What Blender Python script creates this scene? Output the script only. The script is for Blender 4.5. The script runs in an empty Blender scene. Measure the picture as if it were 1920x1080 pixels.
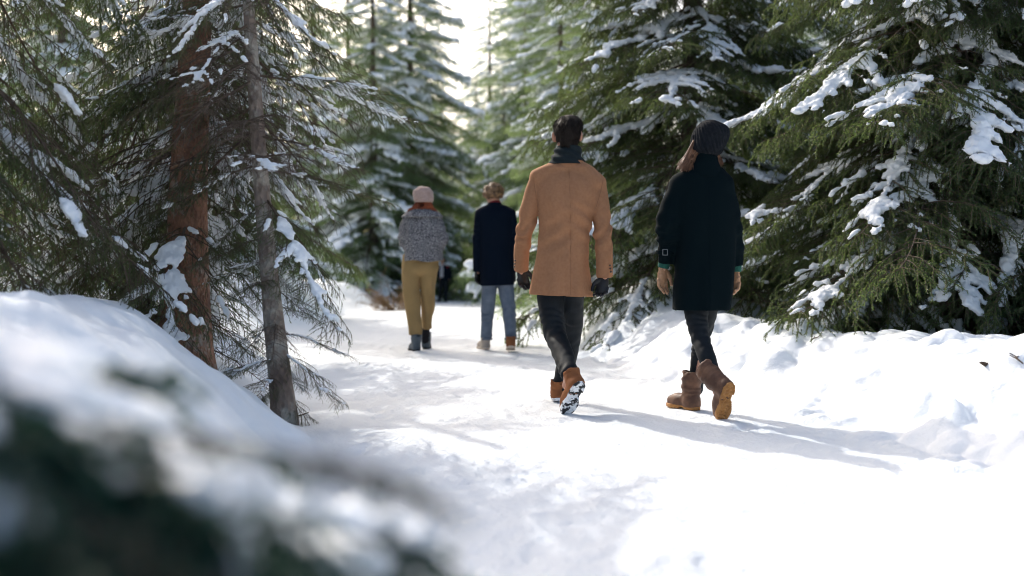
import bpy, math, random
import numpy as np
from mathutils import Matrix, Vector, Euler

# ------------------------------------------------------------------ camera, light
scene = bpy.context.scene
C = scene.collection
R = math.radians
FPX = 1867.0                       # focal length in pixels of a 1920 wide frame
CAMZ = 0.83
HORIZON = 512.0
SUN_AZ = R(31)                     # sun stands ahead, left of the view direction
SUN_EL = R(37)
EXPOSURE = 0.78

cam_data = bpy.data.cameras.new('camera')
cam = bpy.data.objects.new('camera', cam_data)
C.objects.link(cam)
cam.location = (0, 0, CAMZ)
cam.rotation_euler = (R(90) - math.atan((540 - HORIZON) / FPX), 0, 0)
cam_data.sensor_width = 36
cam_data.lens = 36 * FPX / 1920
cam_data.clip_start = 0.05
cam_data.clip_end = 2000
cam_data.dof.use_dof = True
cam_data.dof.focus_distance = 6.1
cam_data.dof.aperture_fstop = 1.3
scene.camera = cam

world = bpy.data.worlds.new('World')
scene.world = world
world.use_nodes = True
wn = world.node_tree
sky = wn.nodes.new('ShaderNodeTexSky')
sky.sky_type = 'NISHITA'
sky.sun_disc = False
sky.sun_elevation = SUN_EL
sky.sun_rotation = -SUN_AZ
sky.altitude = 0
sky.air_density = 1.0
sky.dust_density = 6.5
sky.ozone_density = 1.0
bg = wn.nodes['Background']
bg.inputs['Strength'].default_value = 0.15
wn.links.new(sky.outputs[0], bg.inputs[0])

sun_data = bpy.data.lights.new('sun', 'SUN')
sun_data.energy = 2.0
sun_data.angle = R(0.6)
sun_data.color = (1.0, 0.96, 0.90)
sun = bpy.data.objects.new('sun', sun_data)
C.objects.link(sun)
SUN_DIR = Vector((-math.sin(SUN_AZ) * math.cos(SUN_EL), math.cos(SUN_AZ) * math.cos(SUN_EL), math.sin(SUN_EL)))
sun.rotation_euler = SUN_DIR.to_track_quat('Z', 'Y').to_euler()
sun.location = SUN_DIR * 60

scene.view_settings.view_transform = 'Standard'
scene.view_settings.look = 'None'
scene.view_settings.gamma = 1
scene.view_settings.use_curve_mapping = False
scene.view_settings.exposure = EXPOSURE
scene.render.engine = 'CYCLES'
scene.cycles.use_adaptive_sampling = True
scene.cycles.adaptive_threshold = 0.025
scene.cycles.max_bounces = 6
scene.cycles.diffuse_bounces = 4
scene.cycles.transmission_bounces = 4
scene.cycles.sample_clamp_indirect = 6
scene.cycles.use_denoising = True
scene.cycles.filter_width = 1.1

# ------------------------------------------------------------------ helpers
def tag(o, label=None, cat=None, group=None, kind=None):
    if label: o['label'] = label
    if cat: o['category'] = cat
    if group: o['group'] = group
    if kind: o['kind'] = kind
    return o

def W(px, py, Y):
    """the point at depth Y that the photograph shows at a pixel (1920 x 1080)"""
    return np.array([(px - 960) * Y / FPX, Y, CAMZ - (py - HORIZON) * Y / FPX])

def mesh_np(name, V, faces, mats=(), smooth=True, midx=None):
    """faces: list of integer arrays (n,3) or (n,4)"""
    me = bpy.data.meshes.new(name)
    V = np.asarray(V, np.float32)
    faces = [np.asarray(f, np.int32) for f in faces if len(f)]
    tot = np.concatenate([np.full(len(f), f.shape[1], np.int32) for f in faces])
    loops = np.concatenate([f.ravel() for f in faces])
    start = np.concatenate([[0], np.cumsum(tot)[:-1]]).astype(np.int32)
    me.vertices.add(len(V)); me.vertices.foreach_set('co', V.ravel())
    me.loops.add(len(loops)); me.loops.foreach_set('vertex_index', loops.astype(np.int32))
    me.polygons.add(len(tot)); me.polygons.foreach_set('loop_start', start)
    for m in mats: me.materials.append(m)
    if midx is not None: me.polygons.foreach_set('material_index', np.asarray(midx, np.int32))
    me.polygons.foreach_set('use_smooth', np.full(len(tot), smooth, bool))
    me.update(calc_edges=True)
    return me

def obj(name, me, parent=None, loc=None):
    o = bpy.data.objects.new(name, me)
    C.objects.link(o)
    if parent is not None: o.parent = parent
    if loc is not None: o.location = loc
    return o

_r = np.random.default_rng(7)
LAT = _r.uniform(-1, 1, (32, 32, 32)).astype(np.float32)

def vnoise(x, y, z):
    x = np.asarray(x, np.float32); y = np.asarray(y, np.float32); z = np.asarray(z, np.float32)
    x, y, z = np.broadcast_arrays(x, y, z)
    xi = np.floor(x); yi = np.floor(y); zi = np.floor(z)
    fx = x - xi; fy = y - yi; fz = z - zi
    fx = fx * fx * (3 - 2 * fx); fy = fy * fy * (3 - 2 * fy); fz = fz * fz * (3 - 2 * fz)
    xi = xi.astype(np.int32) & 31; yi = yi.astype(np.int32) & 31; zi = zi.astype(np.int32) & 31
    x1 = (xi + 1) & 31; y1 = (yi + 1) & 31; z1 = (zi + 1) & 31
    a = LAT[xi, yi, zi] * (1 - fx) + LAT[x1, yi, zi] * fx
    b = LAT[xi, y1, zi] * (1 - fx) + LAT[x1, y1, zi] * fx
    c = LAT[xi, yi, z1] * (1 - fx) + LAT[x1, yi, z1] * fx
    d = LAT[xi, y1, z1] * (1 - fx) + LAT[x1, y1, z1] * fx
    return (a * (1 - fy) + b * fy) * (1 - fz) + (c * (1 - fy) + d * fy) * fz

def fbm(x, y, z, octs=4, g=0.5):
    s = 0; a = 1.0; f = 1.0
    for i in range(octs):
        s = s + a * vnoise(x * f + 3.1 * i, y * f + 7.7 * i, z * f + 1.3 * i)
        a *= g; f *= 2.03
    return s

def sstep(a, b, x):
    t = np.clip((x - a) / (b - a), 0, 1)
    return t * t * (3 - 2 * t)

def catmull(P, n):
    """dense smooth curve through the rows of P"""
    P = np.asarray(P, float)
    m = len(P)
    if m == 2:
        t = np.linspace(0, 1, n)[:, None]
        return P[0] * (1 - t) + P[1] * t
    Q = np.vstack([2 * P[0] - P[1], P, 2 * P[-1] - P[-2]])
    t = np.linspace(0, m - 1 - 1e-6, n)
    i = t.astype(int); u = (t - i)[:, None]
    p0, p1, p2, p3 = Q[i], Q[i + 1], Q[i + 2], Q[i + 3]
    return 0.5 * (2 * p1 + (p2 - p0) * u + (2 * p0 - 5 * p1 + 4 * p2 - p3) * u ** 2 + (3 * p1 - p0 - 3 * p2 + p3) * u ** 3)

def smin(a, b, k):
    if k <= 0: return np.minimum(a, b)
    h = np.clip(k - np.abs(a - b), 0, None) / k
    return np.minimum(a, b) - h * h * k * 0.25

CORN = [(0,0,0),(1,0,0),(0,1,0),(1,1,0),(0,0,1),(1,0,1),(0,1,1),(1,1,1)]
EDGES = [(0,1),(2,3),(4,5),(6,7),(0,2),(1,3),(4,6),(5,7),(0,4),(1,5),(2,6),(3,7)]

class Field:
    """a sculpting grid: smooth unions of limbs and lofted forms, turned into one closed skin"""
    def __init__(s, lo, hi, h):
        s.lo = np.array(lo, float); s.h = h
        s.n = np.ceil((np.array(hi, float) - s.lo) / h).astype(int) + 2
        s.ax = [(s.lo[i] + h * np.arange(s.n[i])).astype(np.float32) for i in range(3)]
        s.D = np.full(tuple(s.n), 1.0, np.float32)
    def win(s, lo, hi):
        a = np.clip(np.floor((np.array(lo) - s.lo) / s.h).astype(int), 0, s.n)
        b = np.clip(np.ceil((np.array(hi) - s.lo) / s.h).astype(int) + 1, 0, s.n)
        sl = tuple(slice(a[i], b[i]) for i in range(3))
        X = s.ax[0][sl[0]][:, None, None]; Y = s.ax[1][sl[1]][None, :, None]; Z = s.ax[2][sl[2]][None, None, :]
        return sl, X, Y, Z
    def xyz(s):
        return s.ax[0][:, None, None], s.ax[1][None, :, None], s.ax[2][None, None, :]
    def limb(s, pts, rads, k=0.02, n=None, cut0=False, cut1=False, fold=None, flat=(1, 1, 1)):
        pts = np.asarray(pts, float); rads = np.asarray(rads, float)
        n = n or max(2, 5 * (len(pts) - 1) + 1)
        Q = catmull(np.hstack([pts, rads[:, None]]), n)
        P, rr = Q[:, :3], Q[:, 3]
        pad = rr.max() * max(flat) + k + 0.03
        sl, X, Y, Z = s.win(P.min(0) - pad, P.max(0) + pad)
        L = np.full(s.D[sl].shape, 1.0, np.float32)
        if L.size == 0: return
        T = np.zeros_like(L) if fold else None
        f = np.array(flat, float)
        for i in range(n - 1):
            a, b = P[i] / f, P[i + 1] / f
            ba = b - a; bb = float(ba @ ba) + 1e-12
            x, y, z = X / f[0] - a[0], Y / f[1] - a[1], Z / f[2] - a[2]
            t = np.clip((x * ba[0] + y * ba[1] + z * ba[2]) / bb, 0, 1)
            d = np.sqrt((x - t * ba[0]) ** 2 + (y - t * ba[1]) ** 2 + (z - t * ba[2]) ** 2) - (rr[i] + (rr[i + 1] - rr[i]) * t)
            d = d * min(flat)
            if fold:
                m = d < L
                T = np.where(m, (i + t) / (n - 1), T)
            L = np.minimum(L, d)
        if fold: L = L + fold(T, X, Y, Z)
        if cut0:
            v = P[0] - P[1]; v /= np.linalg.norm(v)
            L = np.maximum(L, (X - P[0][0]) * v[0] + (Y - P[0][1]) * v[1] + (Z - P[0][2]) * v[2])
        if cut1:
            v = P[-1] - P[-2]; v /= np.linalg.norm(v)
            L = np.maximum(L, (X - P[-1][0]) * v[0] + (Y - P[-1][1]) * v[1] + (Z - P[-1][2]) * v[2])
        s.D[sl] = smin(s.D[sl], L, k)
    def ell(s, c, r, k=0.02, rot=None, sub=False):
        c = np.asarray(c, float); r = np.asarray(r, float)
        pad = r.max() + k + 0.02
        sl, X, Y, Z = s.win(c - pad, c + pad)
        if s.D[sl].size == 0: return
        x, y, z = X - c[0], Y - c[1], Z - c[2]
        if rot is not None:
            M = np.array(Euler(rot).to_matrix().transposed())
            x, y, z = (M[i, 0] * x + M[i, 1] * y + M[i, 2] * z for i in range(3))
        q = np.sqrt((x / r[0]) ** 2 + (y / r[1]) ** 2 + (z / r[2]) ** 2)
        d = (q - 1) * r.min()
        if sub: s.D[sl] = np.maximum(s.D[sl], -d)
        else: s.D[sl] = smin(s.D[sl], d, k)
    def stack(s, rows, k=0.02, p=2.3, disp=None, hem=None, n=60):
        """loft of super-ellipses: rows (z, cx, halfwidth, cy, halfdepth)"""
        rows = sorted([tuple(r) for r in rows])
        A = catmull(np.array(rows), n)
        order = np.argsort(A[:, 0]); A = A[order]
        z0, z1 = rows[0][0], rows[-1][0]
        X, Y, Z = s.xyz()
        zc = np.clip(Z, z0, z1)
        cx, a, cy, b = (np.interp(zc, A[:, 0], A[:, i]).astype(np.float32) for i in (1, 2, 3, 4))
        q = (np.abs((X - cx) / a) ** p + np.abs((Y - cy) / b) ** p) ** (1 / p)
        d = (q - 1) * np.minimum(a, b)
        if disp is not None: d = d + disp(X, Y, Z)
        if hem is not None: d = np.maximum(d, hem(X, Y, Z))
        d = np.maximum(d, np.maximum(Z - z1, z0 - Z))
        s.D = smin(s.D, d.astype(np.float32), k)
    def nets(s):
        D = s.D
        D[0], D[-1], D[:, 0], D[:, -1], D[:, :, 0], D[:, :, -1] = 1, 1, 1, 1, 1, 1
        ins = D < 0
        cnt = np.zeros(tuple(s.n - 1), np.int8)
        for a in CORN: cnt += ins[a[0]:s.n[0] - 1 + a[0], a[1]:s.n[1] - 1 + a[1], a[2]:s.n[2] - 1 + a[2]]
        act = (cnt > 0) & (cnt < 8)
        ijk = np.argwhere(act)
        idx = np.full(act.shape, -1, np.int32)
        idx[act] = np.arange(len(ijk))
        cv = [D[ijk[:, 0] + a[0], ijk[:, 1] + a[1], ijk[:, 2] + a[2]] for a in CORN]
        pos = np.zeros((len(ijk), 3)); num = np.zeros(len(ijk))
        for e0, e1 in EDGES:
            va, vb = cv[e0], cv[e1]
            m = (va < 0) != (vb < 0)
            t = np.where(m, va / np.where(m, va - vb, 1), 0)
            a = np.array(CORN[e0]); b = np.array(CORN[e1])
            pos += m[:, None] * (a + t[:, None] * (b - a))
            num += m
        V = s.lo + s.h * (ijk + pos / num[:, None])
        quads = []
        for axis in range(3):
            n1 = [slice(1, -1)] * 3; n1[axis] = slice(0, -1)
            n2 = [slice(1, -1)] * 3; n2[axis] = slice(1, None)
            A, B = ins[tuple(n1)], ins[tuple(n2)]
            e = np.argwhere(A != B)
            if not len(e): continue
            flip = ~A[e[:, 0], e[:, 1], e[:, 2]]
            o = e.copy()
            for ax in range(3):
                if ax != axis: o[:, ax] += 1
            u, v = (axis + 1) % 3, (axis + 2) % 3
            def cell(du, dv):
                c = o.copy(); c[:, u] += du; c[:, v] += dv
                return idx[c[:, 0], c[:, 1], c[:, 2]]
            q = np.stack([cell(-1, -1), cell(0, -1), cell(0, 0), cell(-1, 0)], 1)
            q[flip] = q[flip][:, ::-1]
            quads.append(q)
        F = np.concatenate(quads)
        return V, F
    def mesh(s, name, mat, M=None):
        V, F = s.nets()
        if M is not None:
            V = V @ np.array(M.to_3x3()).T + np.array(M.translation)
        return mesh_np(name, V, [F], [mat])

def tubes(P, Rr, sides):
    """P (N,m,3) polylines, Rr (N,m) radii -> verts, quads"""
    P = np.asarray(P, float); N, m, _ = P.shape
    T = np.gradient(P, axis=1)
    T /= np.linalg.norm(T, axis=2, keepdims=True) + 1e-9
    ref = np.where(np.abs(T[..., 2:3]) > 0.9, np.array([1.0, 0, 0]), np.array([0, 0, 1.0]))
    U = np.cross(T, ref); U /= np.linalg.norm(U, axis=2, keepdims=True) + 1e-9
    Vv = np.cross(T, U)
    ang = np.linspace(0, 2 * np.pi, sides, endpoint=False)
    ring = U[:, :, None, :] * np.cos(ang)[None, None, :, None] + Vv[:, :, None, :] * np.sin(ang)[None, None, :, None]
    V = P[:, :, None, :] + ring * np.asarray(Rr)[:, :, None, None]
    idx = np.arange(N * m * sides).reshape(N, m, sides)
    a = idx[:, :-1, :]; b = idx[:, 1:, :]
    F = np.stack([a, np.roll(a, -1, 2), np.roll(b, -1, 2), b], -1).reshape(-1, 4)
    return V.reshape(-1, 3), F

# ------------------------------------------------------------------ materials
def mat(name, base, rough=0.8, sheen=0.0, bump=None, vary=None, spec=0.3, coords='Object'):
    """bump: list of (scale, strength, distance); vary: (scale, colour2, lo, hi)"""
    m = bpy.data.materials.new(name); m.use_nodes = True
    nt = m.node_tree; p = nt.nodes['Principled BSDF']
    p.inputs['Base Color'].default_value = (*base, 1)
    p.inputs['Roughness'].default_value = rough
    p.inputs['Specular IOR Level'].default_value = spec
    if sheen:
        p.inputs['Sheen Weight'].default_value = sheen
        p.inputs['Sheen Roughness'].default_value = 0.5
        p.inputs['Sheen Tint'].default_value = (min(1, base[0] * 3 + .1), min(1, base[1] * 3 + .1), min(1, base[2] * 3 + .1), 1)
    tc = nt.nodes.new('ShaderNodeTexCoord')
    if vary:
        sc, c2, lo, hi = vary
        n = nt.nodes.new('ShaderNodeTexNoise'); n.inputs['Scale'].default_value = sc; n.inputs['Detail'].default_value = 6
        nt.links.new(tc.outputs[coords], n.inputs['Vector'])
        r = nt.nodes.new('ShaderNodeValToRGB')
        r.color_ramp.elements[0].position = lo; r.color_ramp.elements[1].position = hi
        r.color_ramp.elements[0].color = (*base, 1); r.color_ramp.elements[1].color = (*c2, 1)
        nt.links.new(n.outputs['Fac'], r.inputs['Fac']); nt.links.new(r.outputs['Color'], p.inputs['Base Color'])
    last = None
    for sc, st, dist in (bump or []):
        n = nt.nodes.new('ShaderNodeTexNoise'); n.inputs['Scale'].default_value = sc; n.inputs['Detail'].default_value = 4
        nt.links.new(tc.outputs[coords], n.inputs['Vector'])
        b = nt.nodes.new('ShaderNodeBump'); b.inputs['Strength'].default_value = st; b.inputs['Distance'].default_value = dist
        nt.links.new(n.outputs['Fac'], b.inputs['Height'])
        if last: nt.links.new(last.outputs[0], b.inputs['Normal'])
        last = b
    if last: nt.links.new(last.outputs[0], p.inputs['Normal'])
    return m

M_snow = mat('snow', (.835, .875, .90), .6, bump=[(14, .35, .03), (90, .4, .006)], spec=.25)
M_path = mat('trodden_snow', (.80, .845, .875), .55, bump=[(9, .35, .04), (45, .6, .018), (160, .6, .006)], spec=.25)
M_tsnow = mat('tree_snow', (.86, .89, .91), .6, bump=[(30, .3, .01)], spec=.2)
_p = M_tsnow.node_tree.nodes['Principled BSDF']
_p.inputs['Subsurface Weight'].default_value = 0.0

def foliage(name, c1, c2, trans, tfac):
    m = bpy.data.materials.new(name); m.use_nodes = True
    nt = m.node_tree; p = nt.nodes['Principled BSDF']; out = nt.nodes['Material Output']
    g = nt.nodes.new('ShaderNodeTexCoord')
    n = nt.nodes.new('ShaderNodeTexNoise'); n.inputs['Scale'].default_value = 3.5; n.inputs['Detail'].default_value = 5
    nt.links.new(g.outputs['Object'], n.inputs['Vector'])
    oi = nt.nodes.new('ShaderNodeObjectInfo')
    ad = nt.nodes.new('ShaderNodeMath'); ad.operation = 'MULTIPLY_ADD'
    ad.inputs[1].default_value = 0.3; nt.links.new(oi.outputs['Random'], ad.inputs[0]); nt.links.new(n.outputs['Fac'], ad.inputs[2])
    r = nt.nodes.new('ShaderNodeValToRGB')
    r.color_ramp.elements[0].position = .4; r.color_ramp.elements[1].position = .9
    r.color_ramp.elements[0].color = (*c1, 1); r.color_ramp.elements[1].color = (*c2, 1)
    nt.links.new(ad.outputs[0], r.inputs['Fac'])
    nt.links.new(r.outputs['Color'], p.inputs['Base Color'])
    p.inputs['Roughness'].default_value = .5
    p.inputs['Specular IOR Level'].default_value = .35
    t = nt.nodes.new('ShaderNodeBsdfTranslucent'); t.inputs['Color'].default_value = (*trans, 1)
    mx = nt.nodes.new('ShaderNodeMixShader'); mx.inputs[0].default_value = tfac
    nt.links.new(p.outputs[0], mx.inputs[1]); nt.links.new(t.outputs[0], mx.inputs[2])
    nt.links.new(mx.outputs[0], out.inputs['Surface'])
    return m

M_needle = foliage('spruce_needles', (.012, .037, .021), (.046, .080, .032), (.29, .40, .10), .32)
M_needle_dark = foliage('shaded_spruce_needles', (.013, .036, .021), (.042, .074, .028), (.22, .31, .075), .30)  # darker copy of the spruce needles, shade of the left trees put into the colour
M_needle_fore = foliage('foreground_spruce_needles', (.006, .036, .030), (.014, .06, .042), (.05, .16, .08), .2)
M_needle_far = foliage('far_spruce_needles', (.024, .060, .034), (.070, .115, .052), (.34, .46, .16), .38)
M_twig = mat('twig_bark', (.075, .05, .035), .9, vary=(20, (.14, .11, .085), .4, .7))

def bark(name, c1, c2, c3, scale, lichen):
    m = bpy.data.materials.new(name); m.use_nodes = True
    nt = m.node_tree; p = nt.nodes['Principled BSDF']; L = nt.links.new
    tc = nt.nodes.new('ShaderNodeTexCoord')
    mp = nt.nodes.new('ShaderNodeMapping'); mp.inputs['Scale'].default_value = (1, 1, .6); L(tc.outputs['Object'], mp.inputs[0])
    v = nt.nodes.new('ShaderNodeTexVoronoi'); v.inputs['Scale'].default_value = scale; v.feature = 'F1'; L(mp.outputs[0], v.inputs['Vector'])
    n = nt.nodes.new('ShaderNodeTexNoise'); n.inputs['Scale'].default_value = 9; n.inputs['Detail'].default_value = 8; L(mp.outputs[0], n.inputs['Vector'])
    r = nt.nodes.new('ShaderNodeValToRGB')
    r.color_ramp.elements[0].position = .3; r.color_ramp.elements[0].color = (*c1, 1)
    r.color_ramp.elements[1].position = .7; r.color_ramp.elements[1].color = (*c2, 1)
    L(n.outputs['Fac'], r.inputs['Fac'])
    n2 = nt.nodes.new('ShaderNodeTexNoise'); n2.inputs['Scale'].default_value = 5.5; n2.inputs['Detail'].default_value = 10; n2.inputs['Roughness'].default_value = .7
    L(tc.outputs['Object'], n2.inputs['Vector'])
    r2 = nt.nodes.new('ShaderNodeValToRGB'); r2.color_ramp.elements[0].position = .56 - lichen; r2.color_ramp.elements[1].position = .64 - lichen * .5
    L(n2.outputs['Fac'], r2.inputs['Fac'])
    mx = nt.nodes.new('ShaderNodeMix'); mx.data_type = 'RGBA'
    L(r2.outputs['Color'], mx.inputs['Factor']); L(r.outputs['Color'], mx.inputs['A']); mx.inputs['B'].default_value = (*c3, 1)
    L(mx.outputs['Result'], p.inputs['Base Color'])
    p.inputs['Roughness'].default_value = .9
    b = nt.nodes.new('ShaderNodeBump'); b.inputs['Strength'].default_value = .9; b.inputs['Distance'].default_value = .02
    L(v.outputs['Distance'], b.inputs['Height'])
    b2 = nt.nodes.new('ShaderNodeBump'); b2.inputs['Strength'].default_value = .6; b2.inputs['Distance'].default_value = .01
    L(n.outputs['Fac'], b2.inputs['Height']); L(b.outputs[0], b2.inputs['Normal']); L(b2.outputs[0], p.inputs['Normal'])
    return m

M_bark = bark('spruce_bark', (.13, .062, .038), (.32, .165, .10), (.34, .31, .26), 55, .03)
M_bark_grey = bark('grey_spruce_bark', (.14, .10, .08), (.27, .22, .18), (.36, .34, .29), 40, .07)
M_bark_dark = bark('dark_spruce_bark', (.05, .036, .026), (.11, .078, .055), (.16, .15, .12), 45, .0)

# ------------------------------------------------------------------ ground, path, banks
_Y = np.array([-6, 0, 2.7, 4, 5.2, 6.25, 8, 10, 12, 17, 24, 32, 45, 70])
_XL = np.array([-.9, -.30, -.45, -.78, -1.08, -1.38, -1.95, -2.35, -2.65, -3.2, -3.6, -4.2, -6.5, -13])
_XR = np.array([2.6, 2.3, 2.05, 1.95, 1.85, 1.62, 1.08, .80, .62, .45, .40, .55, -.6, -7])
_HL = np.array([.7, .70, .72, .80, .76, .62, .50, .58, .72, .75, .7, .6, .5, .4])
_HR = np.array([.42, .38, .38, .40, .40, .38, .38, .56, .62, .62, .6, .55, .5, .4])
def ycurve(tab, y):
    y = np.asarray(y, float)
    d = np.gradient(tab, _Y)
    i = np.clip(np.searchsorted(_Y, y) - 1, 0, len(_Y) - 2)
    h = _Y[i + 1] - _Y[i]; t = np.clip((y - _Y[i]) / h, 0, 1)
    return (2*t**3-3*t**2+1)*tab[i] + (t**3-2*t**2+t)*h*d[i] + (-2*t**3+3*t**2)*tab[i+1] + (t**3-t**2)*h*d[i+1]

def lumps(x, y, s, seed):
    """rounded clods of ploughed snow"""
    ix = np.floor(x / s); iy = np.floor(y / s)
    best = np.zeros_like(x)
    for dx in (-1, 0, 1):
        for dy in (-1, 0, 1):
            cx = ix + dx; cy = iy + dy
            h1 = np.modf(np.abs(np.sin(cx * 127.1 + cy * 311.7 + seed) * 43758.5453))[0]
            h2 = np.modf(np.abs(np.sin(cx * 269.5 + cy * 183.3 + seed) * 43758.5453))[0]
            h3 = np.modf(np.abs(np.sin(cx * 419.2 + cy * 371.9 + seed) * 43758.5453))[0]
            d2 = (x - (cx + h1) * s) ** 2 + (y - (cy + h2) * s) ** 2
            rr = (s * (.35 + .4 * h3)) ** 2
            best = np.maximum(best, np.sqrt(np.clip(rr - d2, 0, None)) * (.35 + .5 * h3))
    return best

def ground_z(x, y):
    x = np.asarray(x, float); y = np.asarray(y, float)
    x, y = np.broadcast_arrays(x, y)
    base = -0.012 * np.clip(y - 18, 0, 40)
    xl, xr = ycurve(_XL, y), ycurve(_XR, y)
    wob = .10 * vnoise(x * .9, y * .9, x * 0 + 4) * sstep(2.5, 5, y)
    dl = xl - x + wob
    dr = x - xr - .14 * vnoise(x * .8 + 9, y * 1.2, x * 0)
    z = base.copy()
    # path surface
    z += .009 * fbm(x * 1.6, y * 1.1, x * 0, 4) + .005 * fbm(x * 9, y * 7, x * 0 + 5, 3)
    # left bank
    hl = ycurve(_HL, y) * (1 + .16 * vnoise(x * .9, y * .7, x * 0 + 2))
    t = sstep(-.05, 1.15, dl)
    z += hl * t ** .85 - .22 * sstep(1.3, 3.2, dl) * hl
    z += sstep(0, .25, dl) * (1 - sstep(.8, 1.6, dl)) * (.05 * fbm(x * 3.1, y * 3.1, x * 0 + 8, 3))
    z += sstep(.6, 1.2, dl) * .07 * fbm(x * 1.3, y * 1.3, x * 0 + 1, 4)
    # right bank
    hr = ycurve(_HR, y) * (1 + .22 * vnoise(x * .8 + 5, y * .95, x * 0 + 6))
    t = sstep(-.05, .95, dr)
    z += hr * t ** .8 - .35 * sstep(1.1, 2.4, dr) * hr
    m = sstep(.0, .25, dr) * (1 - sstep(.7, 1.5, dr))
    cl = lumps(x + .08 * vnoise(x * 4, y * 4, x * 0), y, .34, 1.7) * .75 + lumps(x, y + .05 * vnoise(x * 5, y * 5, x * 0), .17, 5.1) * .8
    sel = .35 + .65 * sstep(-.2, .4, vnoise(x * .9 + 2, y * .8, x * 0 + 7))
    z += m * cl * .62 * sel + m * .06 * fbm(x * 3, y * 3, x * 0 + 12, 4)
    z += sstep(.6, 1.2, dr) * .06 * fbm(x * 1.3 + 30, y * 1.3, x * 0 + 1, 4)
    foot = np.exp(-((dr + .02) / .16) ** 2) * lumps(x, y, .12, 3.3) * .8 * sstep(-.1, .5, vnoise(x * 1.2, y * 1.2, x * 0 + 3))
    z += foot
    # forest floor further out
    far = np.clip(np.maximum(dl, dr) - 3, 0, None)
    z += .15 * sstep(0, 4, far) * fbm(x * .35, y * .35, x * 0 + 9, 3)
    z += .04 * np.clip(far - 8, 0, 300)
    return z

ys = np.concatenate([np.arange(-6, 1.5, .15), np.arange(1.5, 9, .026), np.arange(9, 16, .06), np.arange(16, 40, .25), np.arange(40, 75, 1.0)])
def prints(X, Y):
    """boot prints and scuffs trodden into the path"""
    g = np.random.default_rng(77); dz = np.zeros_like(X)
    yv = ys
    for _ in range(520):
        y0 = g.uniform(1.8, 15) if g.random() < .8 else g.uniform(10, 24); u = g.uniform(.06, .96)
        x0 = ycurve(_XL, y0) * (1 - u) + ycurve(_XR, y0) * u
        a = g.normal(-.12, .3); dep = g.uniform(.002, .007)
        i0, i1 = np.searchsorted(yv, y0 - .3), np.searchsorted(yv, y0 + .3)
        if i1 - i0 < 2: continue
        dx, dy = X[i0:i1] - x0, Y[i0:i1] - y0
        p, q = dx * np.cos(a) - dy * np.sin(a), dx * np.sin(a) + dy * np.cos(a)
        r = np.sqrt((p / (.045 - .008 * np.sin(q * 20))) ** 2 + (q / .14) ** 2)
        dz[i0:i1] += -dep * sstep(1.15, .8, r) + dep * .45 * np.exp(-((r - 1.3) / .2) ** 2)
    dz += .005 * (np.abs(fbm(X * 6 + 40, Y * 4, X * 0 + 2, 3)) - .3)
    return dz

def strip(name, mtl, cols, extra=None):
    """cols(y) -> x positions across"""
    Yg = ys[:, None]
    Xg = cols(Yg)
    Yg = np.broadcast_to(Yg, Xg.shape)
    Z = ground_z(Xg, Yg)
    if extra is not None: Z = Z + extra(Xg, Yg)
    V = np.stack([Xg, Yg, Z], -1).reshape(-1, 3)
    n, m = Xg.shape
    I = np.arange(n * m).reshape(n, m)
    F = np.stack([I[:-1, :-1], I[:-1, 1:], I[1:, 1:], I[1:, :-1]], -1).reshape(-1, 4)
    o = obj(name, mesh_np(name, V, [F], [mtl])); o['kind'] = 'structure'
    return o
tp = np.linspace(0, 1, 151)[None, :]
strip('snow_path', M_path, lambda y: ycurve(_XL, y) * (1 - tp) + ycurve(_XR, y) * tp,
      lambda X, Y: prints(X, Y) * np.minimum(1, np.minimum(tp, 1 - tp) * 16))
BW = 2.4
tb = (np.linspace(0, 1, 96)[None, :]) ** 1.15
strip('snow_bank_left', M_snow, lambda y: ycurve(_XL, y) - BW * tb[:, ::-1])
strip('snow_bank_right', M_snow, lambda y: ycurve(_XR, y) + BW * tb)
tf = np.concatenate([np.linspace(0, 12, 50), np.linspace(14, 400, 40)])[None, :]
strip('forest_floor_left', M_snow, lambda y: ycurve(_XL, y) - BW - tf[:, ::-1])
strip('forest_floor_right', M_snow, lambda y: ycurve(_XR, y) + BW + tf)
def far_ground():
    xs = np.linspace(-420, 420, 60)[None, :]; yy = np.concatenate([[74.0], np.geomspace(78, 900, 30)])[:, None]
    X, Yy = np.broadcast_arrays(xs, yy)
    Z = ground_z(X, X * 0 + 74.0) * np.clip(1 - (Yy - 74) / 200, 0, 1) - .3
    n, m = X.shape; I = np.arange(n * m).reshape(n, m)
    F = np.stack([I[:-1, :-1], I[:-1, 1:], I[1:, 1:], I[1:, :-1]], -1).reshape(-1, 4)
    o = obj('ground', mesh_np('ground', np.stack([X, Yy, Z], -1).reshape(-1, 3), [F], [M_snow])); o['kind'] = 'structure'
far_ground()
def gz(x, y): return float(ground_z(np.array([x]), np.array([y]))[0])

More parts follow.
